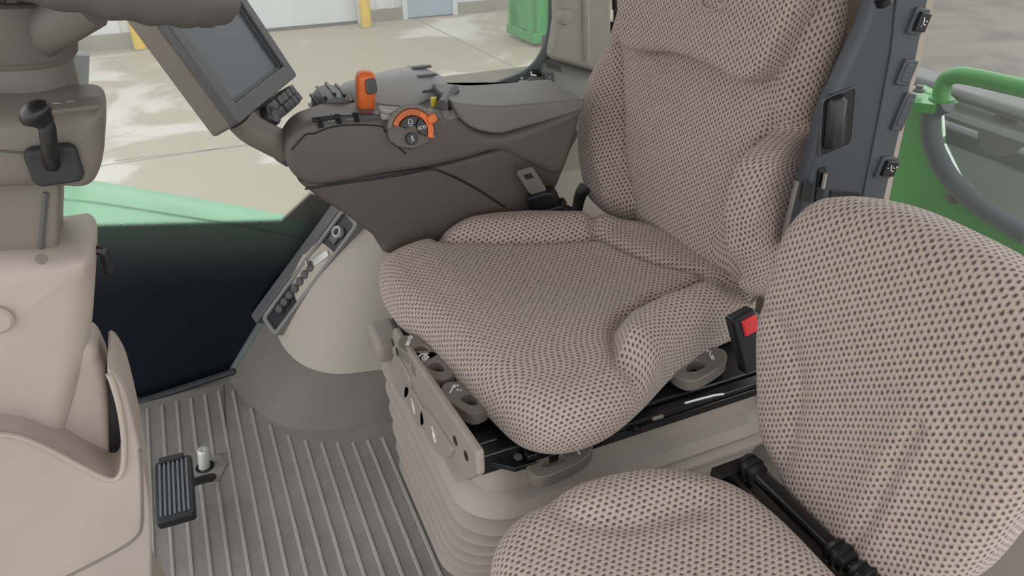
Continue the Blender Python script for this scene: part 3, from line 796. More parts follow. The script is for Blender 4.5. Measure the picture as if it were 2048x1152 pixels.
# ================================================================== SEAT BELT
b = empty('seat_belt_tongue', P(1110, 420, Y=1.30), 'metal seat belt tongue in a black holder between console and driver seat', 'seat belt')
TY = 1.30
tm = frame(P(1063, 362, Y=TY), P(1078, 385, Y=TY)-P(1048, 338, Y=TY), Vector((0, -.25, .6)))
L = (P(1078, 385, Y=TY)-P(1048, 338, Y=TY)).length
prism('tongue', rrect(L*.5, .020, .008, 8), -.0012, .0012, 'steel2', b, tm, .0006, hole=[(p[0]*.22-L*.20, p[1]*.5) for p in rrect(L*.5, .019, .004, 8)])
hm = tm @ Matrix.Translation((L*.5+.016, 0, 0))
prism('holder', rrect(.018, .031, .008, 4), -.016, .014, 'black', b, hm, .004)
prism('holder_body', rrect(.034, .028, .006, 4), -.018, .010, 'black', b, tm @ Matrix.Translation((L*.5+.055, 0, 0)), .004)
prism('holder_lip', rrect(.010, .036, .005, 4), -.016, .016, 'black', b, tm @ Matrix.Translation((L*.5+.050, .002, 0)), .004)
slab('retractor', rrect(.05, .034, .025, 5), -.02, .022, .012, 'black', b, tm @ Matrix.Translation((L*.5+.115, .004, -.006)), n=60)
wb = spline([P(1172, 372, Y=1.37), P(1160, 392, Y=1.37), P(1152, 430, Y=1.37)], 8)
tube('webbing', wb, .024, 'black', b, n=8, flat=(1, .08))
b = empty('seat_belt_buckle', P(1485, 650, Y=.78), 'black seat belt buckle with a red release button beside the driver seat', 'buckle')
bmx = frame(P(1484, 648, Y=.775), (1, 0, .28), (-.28, .25, 1))
box('housing', (-.022, -.09, -.014), (.024, .022, .010), 'black', b, .005, bmx)
box('surround', (-.020, -.018, .008), (.022, .021, .012), 'rubber', b, .002, bmx)
box('release_button', (-.008, -.016, .010), (.020, .015, .017), 'red', b, .003, bmx)

# ================================================================== PASSENGER SEAT
ps = empty('passenger_seat', (.45, .43, 0), 'tan dotted-fabric folding passenger seat in the foreground by the door', 'seat')
po = [(.222, .50), (.232, .59), (.275, .635), (.34, .648), (.45, .645), (.54, .62), (.60, .575), (.625, .50), (.628, .38), (.62, .28), (.56, .24), (.40, .22), (.28, .23), (.232, .30), (.22, .40)]
def pc_h(u, v):
    h = .475
    yF = .56
    h += .016*sm(v-yF, -.015, .04)*sm(u, .30, .40)
    h -= .020*sm(.34-u, 0, .13)
    sfar = [(.33, .612), (.36, .575), (.42, .548), (.52, .535)]
    h -= .008*math.exp(-(pdist(u, v, sfar)/.016)**2)
    h -= .010*math.exp(-(((u-.45)/.12)**2+((v-.42)/.12)**2))
    return h
pillow('cushion', po, pc_h, .38, .05, .03, 'fabric', ps, ID, 220, 60, rw=.05)
PBM = frame(Vector((.685, .455, .42)), (0, -1, 0), (.13, 0, 1))
def pk(px, py, w=0):
    inv = PBM.inverted(); o = inv @ CAM; d = inv.to_3x3() @ (FW + RT*((px-1024)/F) - UP*((py-576)/F))
    t = (w-o.z)/d.z; q = o+d*t; return (q.x, q.y)
pb_out = [pk(1512, 905), pk(1497, 850), pk(1494, 760), pk(1500, 640), pk(1530, 545), pk(1575, 465, -.02), pk(1640, 408, -.04), pk(1715, 392, -.06), pk(1830, 412, -.06), pk(1950, 462, -.06), pk(2060, 530, -.05), pk(2150, 640, -.03), pk(2165, 770), pk(2100, 920), pk(2000, 1060), pk(1890, 1180), pk(1760, 1195), pk(1620, 1080), pk(1545, 982)]
ps1 = [pk(1555, 640), pk(1590, 700), pk(1600, 780), pk(1580, 880), pk(1560, 940)]
ps2 = [pk(1850, 850), pk(1800, 930), pk(1760, 1010), pk(1720, 1080), pk(1700, 1120)]
def pb_h(u, v):
    h = .0
    h += .010*math.exp(-((v-.3)/.14)**2)
    h -= .008*math.exp(-(pdist(u, v, ps1)/.016)**2)
    h += .012*math.exp(-(pdist(u, v, ps2)/.04)**2)-.010*math.exp(-(pdist(u, v, ps2)/.012)**2)
    return h
pillow('backrest', pb_out, pb_h, -.085, .04, .03, 'fabric_v', ps, PBM, 240, 64, rw=.035)
hA, hB = P(1500, 935, Z=.425), P(1735, 1165, Z=.425)
tube('hinge_tube', [hA.lerp(hB, t) for t in (0, .2, .8, 1.1)], .012, 'blackm', ps, n=14)
dirh = (hB-hA).normalized()
def hinge(at):
    m = frame(hA+dirh*at, Vector((0, 0, 1)).cross(dirh), Vector((0, 0, 1)))
    if (m.to_3x3() @ Vector((0, 0, 1))).dot(dirh) < 0: m = m @ Matrix.Rotation(math.pi, 4, 'X')
    lathe('hinge_cover', [(.010, -.004), (.018, 0), (.020, .006), (.017, .008), (.017, .012), (.021, .014), (.021, .019), (.017, .021), (.018, .030), (.012, .034)], 'black', ps, m, 20)
hinge(-.012); hinge(.165); hinge(.205)
box('hinge_bracket', (.61, .60, .36), (.68, .625, .425), 'blackm', ps, .004)
box('under_frame', (.28, .26, .34), (.66, .60, .385), 'blackm', ps, .006)
box('back_lower_bar', (.672, .25, .37), (.70, .60, .41), 'taupe', ps, .006)
box('pedestal', (.40, .30, .0), (.64, .56, .34), 'bell', ps, .02)

# ================================================================== ARMREST CONSOLE
CY = 1.325
con = empty('armrest_console', (.45, 1.4, .45), 'taupe control console with padded armrest fixed to the right of the driver seat', 'console')
def sxz(y, pts, n, closed=True): return [(p.x, p.y) for p in spline([Vector((a, b, 0)) for a, b in xz(y, pts)], n, closed)]
up_px = [(574, 288), (594, 258), (625, 243), (690, 236), (770, 238), (850, 240), (900, 226), (925, 235), (960, 262), (1010, 268), (1080, 246), (1160, 215), (1163, 232), (1152, 280), (1120, 350), (1060, 330), (1000, 305), (930, 322), (860, 338), (780, 350), (700, 365), (640, 374), (605, 366), (583, 345), (573, 315)]
upper = slab('body', xz(CY, up_px), -.185, .0, .018, 'console', con, MY(CY), n=260, rl=.015, depth=lambda u: .40+.60*sm(u, .17, .36))
low_px = [(596, 360), (650, 366), (740, 352), (860, 336), (1000, 300), (1150, 260), (1140, 310), (1108, 390), (1075, 480), (800, 510), (760, 482), (690, 430), (640, 398)]
slab('lower_body', xz(CY+.010, low_px), -.16, .0, .010, 'console_low', con, MY(CY+.010), n=200, depth=lambda u: .40+.60*sm(u, .17, .36))
# raised lower shield edge
ed = spline([P(a, b, Y=CY+.008) for a, b in ((610, 378), (690, 366), (800, 350), (858, 339), (880, 342), (940, 370), (1010, 414))], 40)
tube('panel_seam', ed, .0022, 'black', con, n=6)
tube('panel_seam', spline([P(a, b, Y=CY-.0005) for a, b in ((583, 300), (612, 268), (625, 268), (660, 255), (700, 250), (760, 252), (770, 262), (790, 288), (812, 308))], 40), .0016, 'black', con, n=6)
# armrest pad
pad_px = [(912, 186), (918, 200), (925, 232), (950, 252), (985, 264), (1010, 262), (1090, 240), (1163, 216), (1166, 200), (1155, 188), (1100, 180), (1000, 180)]
slab('armrest_pad', xz(CY-.006, [(908, 205), (914, 228), (935, 250), (965, 263), (1000, 267), (1030, 260), (1100, 240), (1160, 221), (1168, 205), (1160, 197), (1100, 203), (1000, 211), (940, 208)]), -.165, .004, .0085, 'armpad', con, MY(CY-.006), n=160, rl=.015)
# gate plate with shift slots
TZ = .812
CS = Surf(upper)
gate = CS.patch('shift_gate', [(636, 232), (752, 224), (758, 240), (630, 252)], 'dgrey', con, 16, 5, .002)
for px, py, l, d in ((652, 238, .05, .010), (690, 231, .05, .010), (735, 230, .045, .010), (640, 246, .010, .020), (676, 239, .010, .020), (712, 236, .010, .020)):
    box('gate_slot', (-l/2, -d/2, -.002), (l/2, d/2, .0012), 'black', gate, .0006, CS.mx(px, py, .002))
for px, py in ((662, 240), (700, 236)):
    ribbon('gate_mark', [[(-.006, 0), (-.003, .002), (.0, -.001), (.003, .002), (.006, 0)]], .0014, 'icon_grey', gate, CS.mx(px, py+4, .0026), .0004)
sl = empty('shift_lever', P(733, 228, Z=TZ), 'orange shift lever with a dark thumb button on the console gate', 'lever')
kc = P(731, 232, Y=1.40)
m = frame(kc, (1, -.2, 0), (0, 1, 0))
m = Matrix.Translation(kc) @ Matrix.Rotation(R(6), 4, 'Y')
lathe('stem', [(.008, -.03), (.008, .006)], 'black', sl, m, 12)
rg = []
for z, hx, hy in ((.0, .010, .009), (.004, .014, .012), (.015, .0165, .014), (.040, .0175, .015), (.062, .0185, .0165), (.075, .018, .0165), (.083, .0155, .014), (.087, .009, .008)):
    rg.append([m @ Vector((a, b, z)) for a, b in rrect(hx, hy, min(hx, hy)*.7, 4)])
loft('knob', rg, 'orange', sl, angle=60)
prism('thumb_button', rrect(.0115, .0145, .006, 4), 0, .006, 'dgrey', sl, frame(m @ Vector((.006, -.0145, .062)), (1, .18, 0), (0, .06, 1)), .003)
# throttle dial
dm = frame(P(824, 262, Y=CY-.016), (1, 0, -.02), (0, .35, 1))
def arc(r, a0, a1, n): return [(r*math.cos(R(a0+(a1-a0)*k/n)), r*math.sin(R(a0+(a1-a0)*k/n))) for k in range(n+1)]
dial = prism('dial_housing', arc(.046, -15, 195, 30)+[(-.03, -.026), (.0, -.034), (.03, -.026)], -.04, .0, 'console', con, dm, .004)
prism('dial_hood', arc(.050, 10, 170, 24)+arc(.041, 170, 10, 24), -.001, .012, 'taupe', dial, dm, .003)
prism('dial_ring', arc(.0405, -28, 158, 28)+arc(.029, 158, -28, 28), -.001, .010, 'orange', dial, dm, .002)
box('dial_pointer', (.033, -.006, .0), (.052, .010, .016), 'orange', dial, .003, dm @ Matrix.Rotation(R(22), 4, 'Z'))
for k in range(11):
    box('dial_notch', (.0305, -.0005, .0098), (.039, .0005, .0108), 'console_low', dial, 0, dm @ Matrix.Rotation(R(60+k*8.5), 4, 'Z'))
s1 = prism('dial_button', [(p[0], p[1]-.001) for p in arc(.028, 62, 150, 12)+arc(.012, 150, 62, 6)], -.001, .008, 'black', dial, dm, .001)
s2 = prism('dial_button', [(p[0], p[1]-.001) for p in arc(.028, -24, 54, 12)+arc(.012, 54, -24, 6)], -.001, .008, 'black', dial, dm, .001)
s3 = prism('dial_button', arc(.0115, 0, 345, 23), -.001, .009, 'black', dial, dm @ Matrix.Translation((-.004, -.014, 0)), .001)
text('lettering', 'ECO', .0085, 'white', s2, dm @ Matrix.Translation((.0185, .004, .0083)) @ Matrix.Rotation(R(8), 4, 'Z'))
ribbon('symbol', [[(-.003, -.003), (-.004, .001), (-.002, .005), (.002, .005), (.004, .001), (.003, -.003), (-.003, -.003)], [(-.004, -.006), (.004, -.006)]], .0009, 'white', s1, dm @ Matrix.Translation((-.003, .0165, .0083)), .0003)
ribbon('symbol', [[(-.001, .002), (-.001, .005), (.001, .005), (.001, .002), (-.001, .002)], [(-.003, .0), (.002, -.001), (.003, -.003), (-.001, -.003)], [(-.003, -.0055), (.0, -.0055)]], .0009, 'white', s3, dm @ Matrix.Translation((-.004, -.014, .0093)), .0003)
ribbon('engine_symbol', [[(-.002, .001), (.001, .003), (.003, .0), (0, -.002), (-.002, .001)], [(.001, -.001), (.002, -.004)]], .0012, 'white', con, frame(P(866, 272, Y=CY-.001), (1, 0, 0), (0, 0, 1)), .0006)
# round button, small key strip
c = P(774, 222, Z=.802)
tp = CS.patch('top_reflection', [(757, 212), (918, 222), (922, 236), (764, 240)], 'greyp', con, 18, 6, .0015)  # pale skin paints the light reflected off the console top
rb = lathe('round_button', [(.015, -.006), (.0155, .003), (.0135, .005), (.012, .0035), (.005, .0035)], 'greyp', tp, CS.mx(775, 226, .001), 22)
for i in range(3):
    box('key', (-.008, -.008, -.002), (.008, .008, .004), 'shelf', tp, .0015, CS.mx(874+i*17, 231-i*1, .0015))
c = P(874, 208, Z=.80); lathe('yellow_knob', [(.006, -.01), (.007, 0), (.006, .007), (.003, .008)], 'yellowk', con, Matrix.Translation(c+Vector((0, .02, .0))), 14)
tube('pad_hinge', [P(885, 212, Z=.80), P(898, 194, Z=.80)+Vector((0, 0, .004)), P(908, 186, Z=.80)+Vector((0, 0, .006))], .012, 'dgrey', con, n=10)
# far-side palm grip: hooded shell and ribbed roller
pg = loft('palm_grip', [[Vector((x, 1.50+hy*math.cos(a), .748+hz*math.sin(a))) for a in [2*math.pi*j/24 for j in range(24)]] for x, hy, hz in
      ((.255, .02, .02), (.265, .05, .05), (.30, .075, .068), (.35, .085, .078), (.42, .088, .086), (.47, .08, .082), (.50, .065, .066), (.52, .04, .04), (.525, .01, .01))], 'greyp', con)
for i in range(4):
    a = R(38+i*26)
    box('grip_louvre', (.440, -.006, -.001), (.482, .006, .004), 'dgrey', pg, .002, Matrix.Translation((0, 1.50+.078*math.cos(R(180)-a), .748+.084*math.sin(a))))
gr = lathe('ribbed_roller', [(.02, -.05), (.034, -.046), (.038, -.02), (.038, .02), (.034, .046), (.02, .05)], 'dgrey', con, frame(Vector((.262, 1.47, .782)), (0, 0, 1), (1, 0, 0)), 22)
for k in range(12):
    a = 2*math.pi*k/12
    box('rib', (-.003, -.04, -.003), (.003, .04, .003), 'black', gr, .001, Matrix.Translation((.262+.038*math.cos(a), 1.47, .782+.038*math.sin(a))) @ Matrix.Rotation(-a, 4, 'Y'))

# ================================================================== DISPLAY
az = R(29); TI = R(28)
D0 = P(475, 250, Y=1.30)
wv = Vector((math.sin(az), math.cos(az), 0)); nv = Vector((math.cos(az), -math.sin(az), 0))
uv_ = Vector((0, 0, 1))*math.cos(TI)-nv*math.sin(TI)
DM = frame(D0, wv, uv_)          # x right along the bottom edge, y up the screen, z out of the face
dis = empty('display_monitor', D0, 'dark tilted touch display in a taupe housing above the console', 'display')
DW, DH = .297, .228
hs = [(.0, .0), (DW, 0), (DW, DH), (0, DH)]
prism('housing', rrect(DW/2, DH/2, .008, 4, DW/2, DH/2), -.055, -.012, 'taupe', dis, DM, .006)
prism('bezel', rrect(DW/2, DH/2, .007, 4, DW/2, DH/2), -.014, .004, 'dgrey', dis, DM, .003, hole=rrect(DW/2-.030, DH/2-.026, .003, 4, DW/2+.002, DH/2+.004))
prism('screen_rim', rrect(DW/2-.028, DH/2-.024, .003, 4, DW/2+.002, DH/2+.004), -.013, -.003, 'shell2', dis, DM, .002, hole=rrect(DW/2-.036, DH/2-.031, .003, 4, DW/2+.002, DH/2+.004))
prism('screen', rrect(DW/2-.032, DH/2-.028, .003, 4, DW/2+.002, DH/2+.004), -.013, -.007, 'screen', dis, DM, 0)
# key pad below
def dk(px, py, z=-.012):
    inv = DM.inverted(); o = inv @ CAM; d = inv.to_3x3() @ (FW + RT*((px-1024)/F) - UP*((py-576)/F))
    t = (z-o.z)/d.z; q = o+d*t; return (q.x, q.y)
kp = slab('key_pad', [dk(a, b) for a, b in ((500, 231), (520, 216), (545, 197), (570, 178), (580, 171), (592, 180), (603, 199), (598, 208), (575, 228), (552, 245), (532, 258), (518, 254))], -.045, -.012, .004, 'taupe', dis, DM, n=60)
for r_, (a, b, c_, d_) in enumerate(((539, 217, 584, 180), (554, 230, 595, 194))):
    for i in range(6):
        t = (0, .17, .42, .60, .79, .97)[i]
        q = dk(a+(c_-a)*t, b+(d_-b)*t)
        box('key', (-.0098, -.0085, -.014), (.0098, .0085, -.006), 'dgrey', kp, .002, DM @ Matrix.Translation((q[0], q[1], 0)))
q = dk(534, 232)
lathe('selector_knob', [(.019, -.03), (.020, -.002), (.018, .001), (.012, .001), (.010, .000)], 'wheelblack', kp, DM @ Matrix.Translation((q[0]-.004, q[1]-.002, .004)), 24)
ribbon('knob_symbol', [[(-.005, -.003), (.005, -.003), (.005, .003), (-.005, .003), (-.005, -.003)]], .001, 'icon_grey', kp, DM @ Matrix.Translation((q[0]-.004, q[1]-.002, .0055)), .0004)
# support arm to the console
ar = [P(480, 236, Y=1.38), P(500, 256, Y=1.38), P(528, 272, Y=1.38), P(565, 292, Y=1.39), P(605, 318, Y=1.40)]
tube('support_arm', spline(ar, 14), [.033]*14, 'taupe', dis, n=16, flat=(1, .85))
tube('arm_cuff', [P(570, 296, Y=1.39), P(586, 306, Y=1.395)], .0345, 'dgrey', dis, n=16, flat=(1, .85))

# ================================================================== STEERING COLUMN
sc_ = empty('steering_column', (-.32, .97, 0), 'beige and taupe steering column tower at the left edge of the view', 'steering column')
def rr_ring(cx, cy, z, hx, hy, r, tilt=0):
    return [Vector((cx+a, cy+b, z+tilt*a)) for a, b in rrect(hx, hy, r, 6)]
# tower
NY = .83
tw_px = [(-260, 530), (-60, 528), (60, 522), (120, 518), (150, 514), (172, 514), (186, 528), (189, 560), (185, 640), (178, 700), (165, 770), (150, 830), (130, 900), (120, 1000), (-260, 1000)]
tower = slab('tower', xz(NY, tw_px), -.13, .0, .03, 'beige', sc_, MY(NY), n=160, rl=.015)
lathe('screw_cap', [(.016, -.004), (.016, .006), (.013, .009), (.010, .009)], 'beige', tower, frame(P(-6, 636, Y=NY), (1, 0, 0), (0, 0, 1)), 24)
lathe('dimple', [(.006, 0), (.006, .001), (.0035, .001)], 'taupe', tower, frame(P(83, 518, Y=NY-.0006), (1, 0, 0), (0, 0, 1)), 16)
tube('release_tab', spline([P(186, 500, Y=NY+.06), P(204, 503, Y=NY+.06), P(212, 518, Y=NY+.06), P(216, 545, Y=NY+.06)], 12), .006, 'black', tower, n=8)
# sliding stem and its collar
st_px = [(-200, 360), (122, 360), (120, 420), (117, 505), (-200, 520)]
stem = prism('stem', xz(NY+.03, st_px), -.08, .0, 'taupe', sc_, MY(NY+.03), .006)
tube('stem_groove', [P(92, 385, Y=NY+.0295), P(82, 500, Y=NY+.0295)], .003, 'dgrey', stem, n=6)
# lower cover with diagonal rim
cv_px = [(-260, 862), (-60, 864), (20, 868), (60, 878), (110, 900), (160, 928), (205, 950), (228, 956), (240, 940), (243, 880), (236, 820), (222, 765), (214, 742), (230, 748), (250, 782), (264, 830), (278, 890), (290, 950), (299, 1010), (303, 1080), (304, 1180), (306, 1290), (-260, 1290)]
cover = slab('lower_cover', xz(NY-.035, cv_px), -.09, .0, .0045, 'beige', sc_, MY(NY-.035), n=300, rl=.002)
tube('rim', spline([P(a, b, Y=NY-.037) for a, b in ((-60, 866), (20, 871), (60, 882), (110, 905), (160, 932), (205, 955), (232, 958), (246, 935), (248, 880), (240, 820), (226, 768), (217, 748))], 50), .0035, 'beige', cover, n=8)
tube('cover_seam', spline([P(a, b, Y=NY-.0355) for a, b in ((120, 1160), (180, 1130), (240, 1098), (272, 1075), (283, 1050), (284, 980), (281, 900))], 30), .002, 'taupe', cover, n=6)
inner = slab('inner_cover', xz(NY+.014, [(60, 700), (170, 690), (205, 730), (216, 780), (222, 860), (222, 955), (100, 955)]), -.06, .0, .012, 'beige', sc_, MY(NY+.014), n=80)
prism('slot', xz(NY+.012, [(216, 745), (238, 800), (246, 870), (244, 950), (218, 956)]), -.03, .0, 'black', sc_, MY(NY+.012), .003)  # black filler painted in for the darkness inside the gap
# switch box under the wheel
bx_px = [(-220, 235), (0, 232), (120, 226), (170, 222), (196, 228), (207, 248), (209, 290), (206, 320), (198, 352), (184, 374), (160, 383), (100, 382), (-220, 375)]
bxo = slab('switch_box', xz(NY-.01, bx_px), -.12, .0, .02, 'taupe', sc_, MY(NY-.01), n=120, rl=.02)
BTZ = P(120, 226, Y=NY-.01).z
tube('box_seam', [P(-100, 294, Y=NY-.0105), P(80, 308, Y=NY-.0105)], .0012, 'dgrey', bxo, n=6)
prism('indicator_plate', rrect(.034, .017, .010, 4), -.004, .0012, 'hub', bxo, Matrix.Translation(P(128, 210, Z=BTZ)), .001)
ribbon('indicator_symbols', [[(-.02, 0), (-.014, .002)], [(-.006, .002), (.0, -.001)], [(.006, .003), (.012, .0)]], .002, 'icon_grey', bxo, Matrix.Translation(P(122, 210, Z=BTZ)+Vector((0, 0, .002))), .0004)
# turn lever
tl = empty('turn_lever', P(108, 330, Y=NY-.02), 'black stalk lever with a round knob on the steering column', 'lever')
LY = NY-.03
tube('stalk', spline([P(104, 330, Y=LY+.01), P(100, 300, Y=LY-.01), P(96, 270, Y=LY-.015), P(93, 250, Y=LY-.015), P(84, 236, Y=LY-.015)], 20), .0075, 'black', tl, n=12)
tube('knob', [P(94, 248, Y=LY-.015).lerp(P(52, 208, Y=LY-.015), t) for t in (0, .22, .36, .46, .56, .68, .80, .90, .97, 1)], [.008, .0105, .0135, .0152, .0155, .0148, .0128, .0098, .006, .001], 'black', tl, n=16)
prism('boot', rrect(.023, .020, .009, 5), -.004, .012, 'rubber', tl, frame(P(110, 326, Y=NY-.012), (1, 0, 0), (0, 0, 1)), .005)
# neck and wheel
hubc = P(62, 120, Y=.95)
def neck_ring(px, py, r, y=.95):
    c = P(px, py, Y=y); return c, r
axis_dir = (P(66, 60, Y=.95)-P(55, 190, Y=.95))
nk = frame(P(52, 190, Y=.95), (0, 1, 0), (0, 1, 0)) if False else None
ax = Vector((.10, 0, 1)).normalized()
c0 = P(48, 178, Y=.95)
nm = frame(c0, ax.cross(Vector((0, 1, 0))).normalized()*-1, Vector((0, 1, 0)))
if (nm.to_3x3() @ Vector((0, 0, 1))).z < 0: nm = nm @ Matrix.Rotation(math.pi, 4, 'X')
lathe('neck', [(.054, -.06), (.054, .0), (.0525, .032), (.0545, .034), (.0555, .038)], 'taupe', sc_, nm, 36)
lathe('neck_collar', [(.057, .038), (.0595, .042), (.0635, .085), (.0645, .094), (.060, .097)], 'hub', sc_, nm, 36)
sw = empty('steering_wheel', nm @ Vector((0, 0, .12)), 'dark grey steering wheel with finger grips and one visible spoke', 'steering wheel')
lathe('hub', [(.055, .096), (.059, .099), (.061, .135), (.055, .150)], 'dgrey', sw, nm, 36)
for k in range(26):
    a = 2*math.pi*k/26
    box('hub_rib', (.057, -.003, .100), (.065, .003, .146), 'black', sw, .001, nm @ Matrix.Rotation(a, 4, 'Z'))
# rim: torus facing the driver
WN = Vector((.34, 0, .94)).normalized()
WC = Vector((-.118, .965, 1.152)); WR = .190
e1 = Vector((0, 1, 0)); e2 = e1.cross(WN)
n1, n2 = 160, 18; V = []; Fc = []
for i in range(n1):
    a = 2*math.pi*i/n1; c = WC+(e1*math.cos(a)+e2*math.sin(a))*WR; ro = (e1*math.cos(a)+e2*math.sin(a))
    for j in range(n2):
        b_ = 2*math.pi*j/n2
        rr_ = .0205+.0014*(math.cos(a*30)*max(0, -math.sin(b_)*.8+.2))
        V.append(c+ro*(rr_*math.cos(b_))+WN*(rr_*math.sin(b_)))
for i in range(n1):
    for j in range(n2):
        Fc.append((i*n2+j, ((i+1) % n1)*n2+j, ((i+1) % n1)*n2+(j+1) % n2, i*n2+(j+1) % n2))
mobj('rim', V, Fc, 'rim', sw, angle=180)
for sp_ in ([P(-10, 140, Y=1.02), P(50, 90, Y=.94), P(112, 50, Y=.89), P(180, 8, Y=.86)],):
    tube('spoke', spline(sp_, 14), [.008, .012, .016, .020]+[.023]*10, 'hub', sw, n=16, flat=(.75, 1))
# ================================================================== PEDAL, PIN
pd = empty('foot_pedal', P(345, 1000, Z=.0), 'black ribbed rubber foot pedal beside the steering tower', 'pedal')
pc = [P(a, b, Z=z) for a, b, z in ((312, 914, .128), (380, 918, .126), (386, 1040, .112), (316, 1034, .114))]
po_ = (pc[0]+pc[1]+pc[2]+pc[3])/4
_vy = (pc[0]+pc[1]-pc[2]-pc[3]).normalized(); _ux = pc[1]+pc[2]-pc[0]-pc[3]; _ux = (_ux-_vy*_ux.dot(_vy))
PM = frame(po_, _ux, _vy)
pw = ((pc[1]+pc[2]-pc[0]-pc[3])/2).length/2; ph = ((pc[0]+pc[1]-pc[2]-pc[3])/2).length/2
pad = prism('pad', rrect(pw, ph, .008, 3), -.022, .0, 'black', pd, PM, .004)
for k in range(7):
    x = -pw*.72+k*pw*.24
    box('rib', (x-.0022, -ph*.85, -.001), (x+.0022, ph*.86, .004), 'ribgrey', pad, .001, PM)
box('end_bar', (-pw*.75, ph*.86, -.004), (pw*.6, ph*1.05, .007), 'black', pad, .003, PM)
tube('arm', [PM @ Vector((0, ph*.2, -.02)), P(400, 960, Z=.045), P(425, 955, Z=.0)], .010, 'black', pd)
pn = empty('floor_pin', P(405, 940, Z=0), 'bright steel pin standing in a hole in the ribbed floor', 'pin')
q0 = P(408, 938, Z=.004); q1 = P(415, 905, Z=.035)
pmx = frame(q0, (1, 0, 0), (0, 1, 0)); axv = Vector((0, .02, 1)).normalized()
lathe('shaft', [(.0125, .0), (.0125, .054), (.0112, .056), (.005, .056), (.0045, .053)], 'pinsteel', pn, Matrix.Translation(P(409, 936, Z=.0)) @ Matrix.Rotation(R(8), 4, 'Y'), 24)
pl_ = [(P(a, b, Z=.002).x, P(a, b, Z=.002).y) for a, b in ((385, 905), (440, 912), (456, 925), (436, 965), (392, 970), (378, 950))]
prism('mounting_plate', pl_, .0, .004, 'floor', pn, ID, .001)
lathe('hole_rim', [(.021, .0), (.021, .0045), (.018, .0046)], 'black', pn, Matrix.Translation(P(411, 936, Z=.0)), 20)

# ================================================================== OUTSIDE
GZ = -1.85
yard = box('ground', (-60, -30, GZ-.2), (60, 60, GZ), 'concrete', bevel=0); tag(yard, kind='structure')
def gpt(px, py): return P(px, py, Z=GZ)
BY = gpt(714, 47).y
bld = empty('building', (0, BY, GZ), 'long white corrugated metal building with a garage door across the yard', 'building')
def wx(px, py): return P(px, py, Y=BY).x
xL = wx(478, 60); xR = wx(714, 40); xd0 = wx(815, 30); xd1 = wx(905, 30)
box('foundation', (-30, BY-.03, GZ), (xL-.35, BY+.3, GZ+.22), 'found', bld, 0)
box('foundation', (xR+.25, BY-.03, GZ), (xd0-.05, BY+.3, GZ+.22), 'found', bld, 0)
box('foundation', (xd1+.05, BY-.03, GZ), (30, BY+.3, GZ+.22), 'found', bld, 0)
box('wall', (-30, BY+.05, GZ), (30, BY+.5, GZ+6), 'sheet', bld, 0)
BY2 = gpt(220, 99).y; xb = P(330, 60, Y=BY2).x
box('bay_wall', (-30, BY2+.05, GZ), (xb, BY+.2, GZ+6), 'sheet', bld, 0)
box('foundation', (-30, BY2-.03, GZ), (xb+.03, BY2+.2, GZ+.24), 'found', bld, 0)
me = bpy.data.meshes.new('cladding_rib')
me.from_pydata([(-.03, 0, 0), (-.015, -.03, 0), (.015, -.03, 0), (.03, 0, 0), (-.03, 0, 5.5), (-.015, -.03, 5.5), (.015, -.03, 5.5), (.03, 0, 5.5)], [], [(0,1,5,4),(1,2,6,5),(2,3,7,6),(0,3,2,1)])
me.materials.append(M['sheet'])
x = xb-.1
while x > -8:
    o = bpy.data.objects.new('cladding_rib', me); o.location = (x, BY2+.05, GZ+.24); link(o, bld); x -= .30
x = -14
while x < 14:
    if not (xL-.3 < x < xR+.3 or xd0-.1 < x < xd1+.1):
        o = bpy.data.objects.new('cladding_rib', me); o.location = (x, BY+.05, GZ+.22); link(o, bld)
    x += .30
box('garage_door', (xL-.3, BY-.02, GZ+.05), (xR, BY+.1, GZ+5), 'doorw', bld, .01)
box('door_seal', (xL-.3, BY-.04, GZ), (xR, BY+.05, GZ+.06), 'dgrey', bld, 0)
box('door_frame', (xR, BY-.06, GZ), (xR+.22, BY+.1, GZ+5), 'doorw', bld, .01)
box('entry_door', (xd0, BY-.02, GZ+.02), (xd1, BY+.1, GZ+2.2), 'doorb', bld, .01)
box('door_jamb', (xd0-.10, BY-.05, GZ), (xd0, BY+.1, GZ+2.25), 'doorw', bld, .01)
box('door_jamb', (xd1, BY-.05, GZ), (xd1+.10, BY+.1, GZ+2.25), 'doorw', bld, .01)
def bollard(px, py, r, label, mat='yellow', h=1.3, name='bollard', lean=0):
    c = gpt(px, py); o = empty(name, c, label, 'bollard')
    ax_ = Matrix.Translation(c) @ Matrix.Rotation(lean, 4, 'Y')
    lathe('post', [(r, 0), (r, h-.1), (r*.8, h-.03), (r*.3, h)], mat, o, ax_, 20)
    lathe('footing', [(r*1.3, -.01), (r*1.3, .015), (r*1.0, .02)], 'found', o, Matrix.Translation(c), 20)
    return o
bollard(733, 54, .10, 'yellow steel bollard to the right of the white garage door')
bollard(283, 98, .11, 'chipped yellow steel bollard left of the display, before corrugated wall')
bollard(153, 112, .07, 'thin white pipe post at the corner of the corrugated wall', 'doorw', name='pipe_post')
dg = prism('ground', [(2.8, -25), (60, -25), (60, BY-.4), (12, BY-.4), (9, 10.5), (2.8, 10.5)], GZ, GZ+.01, 'darkground', bevel=0, smooth=False); tag(dg, kind='structure')  # dark sheet painted in for the shaded ground behind the cab
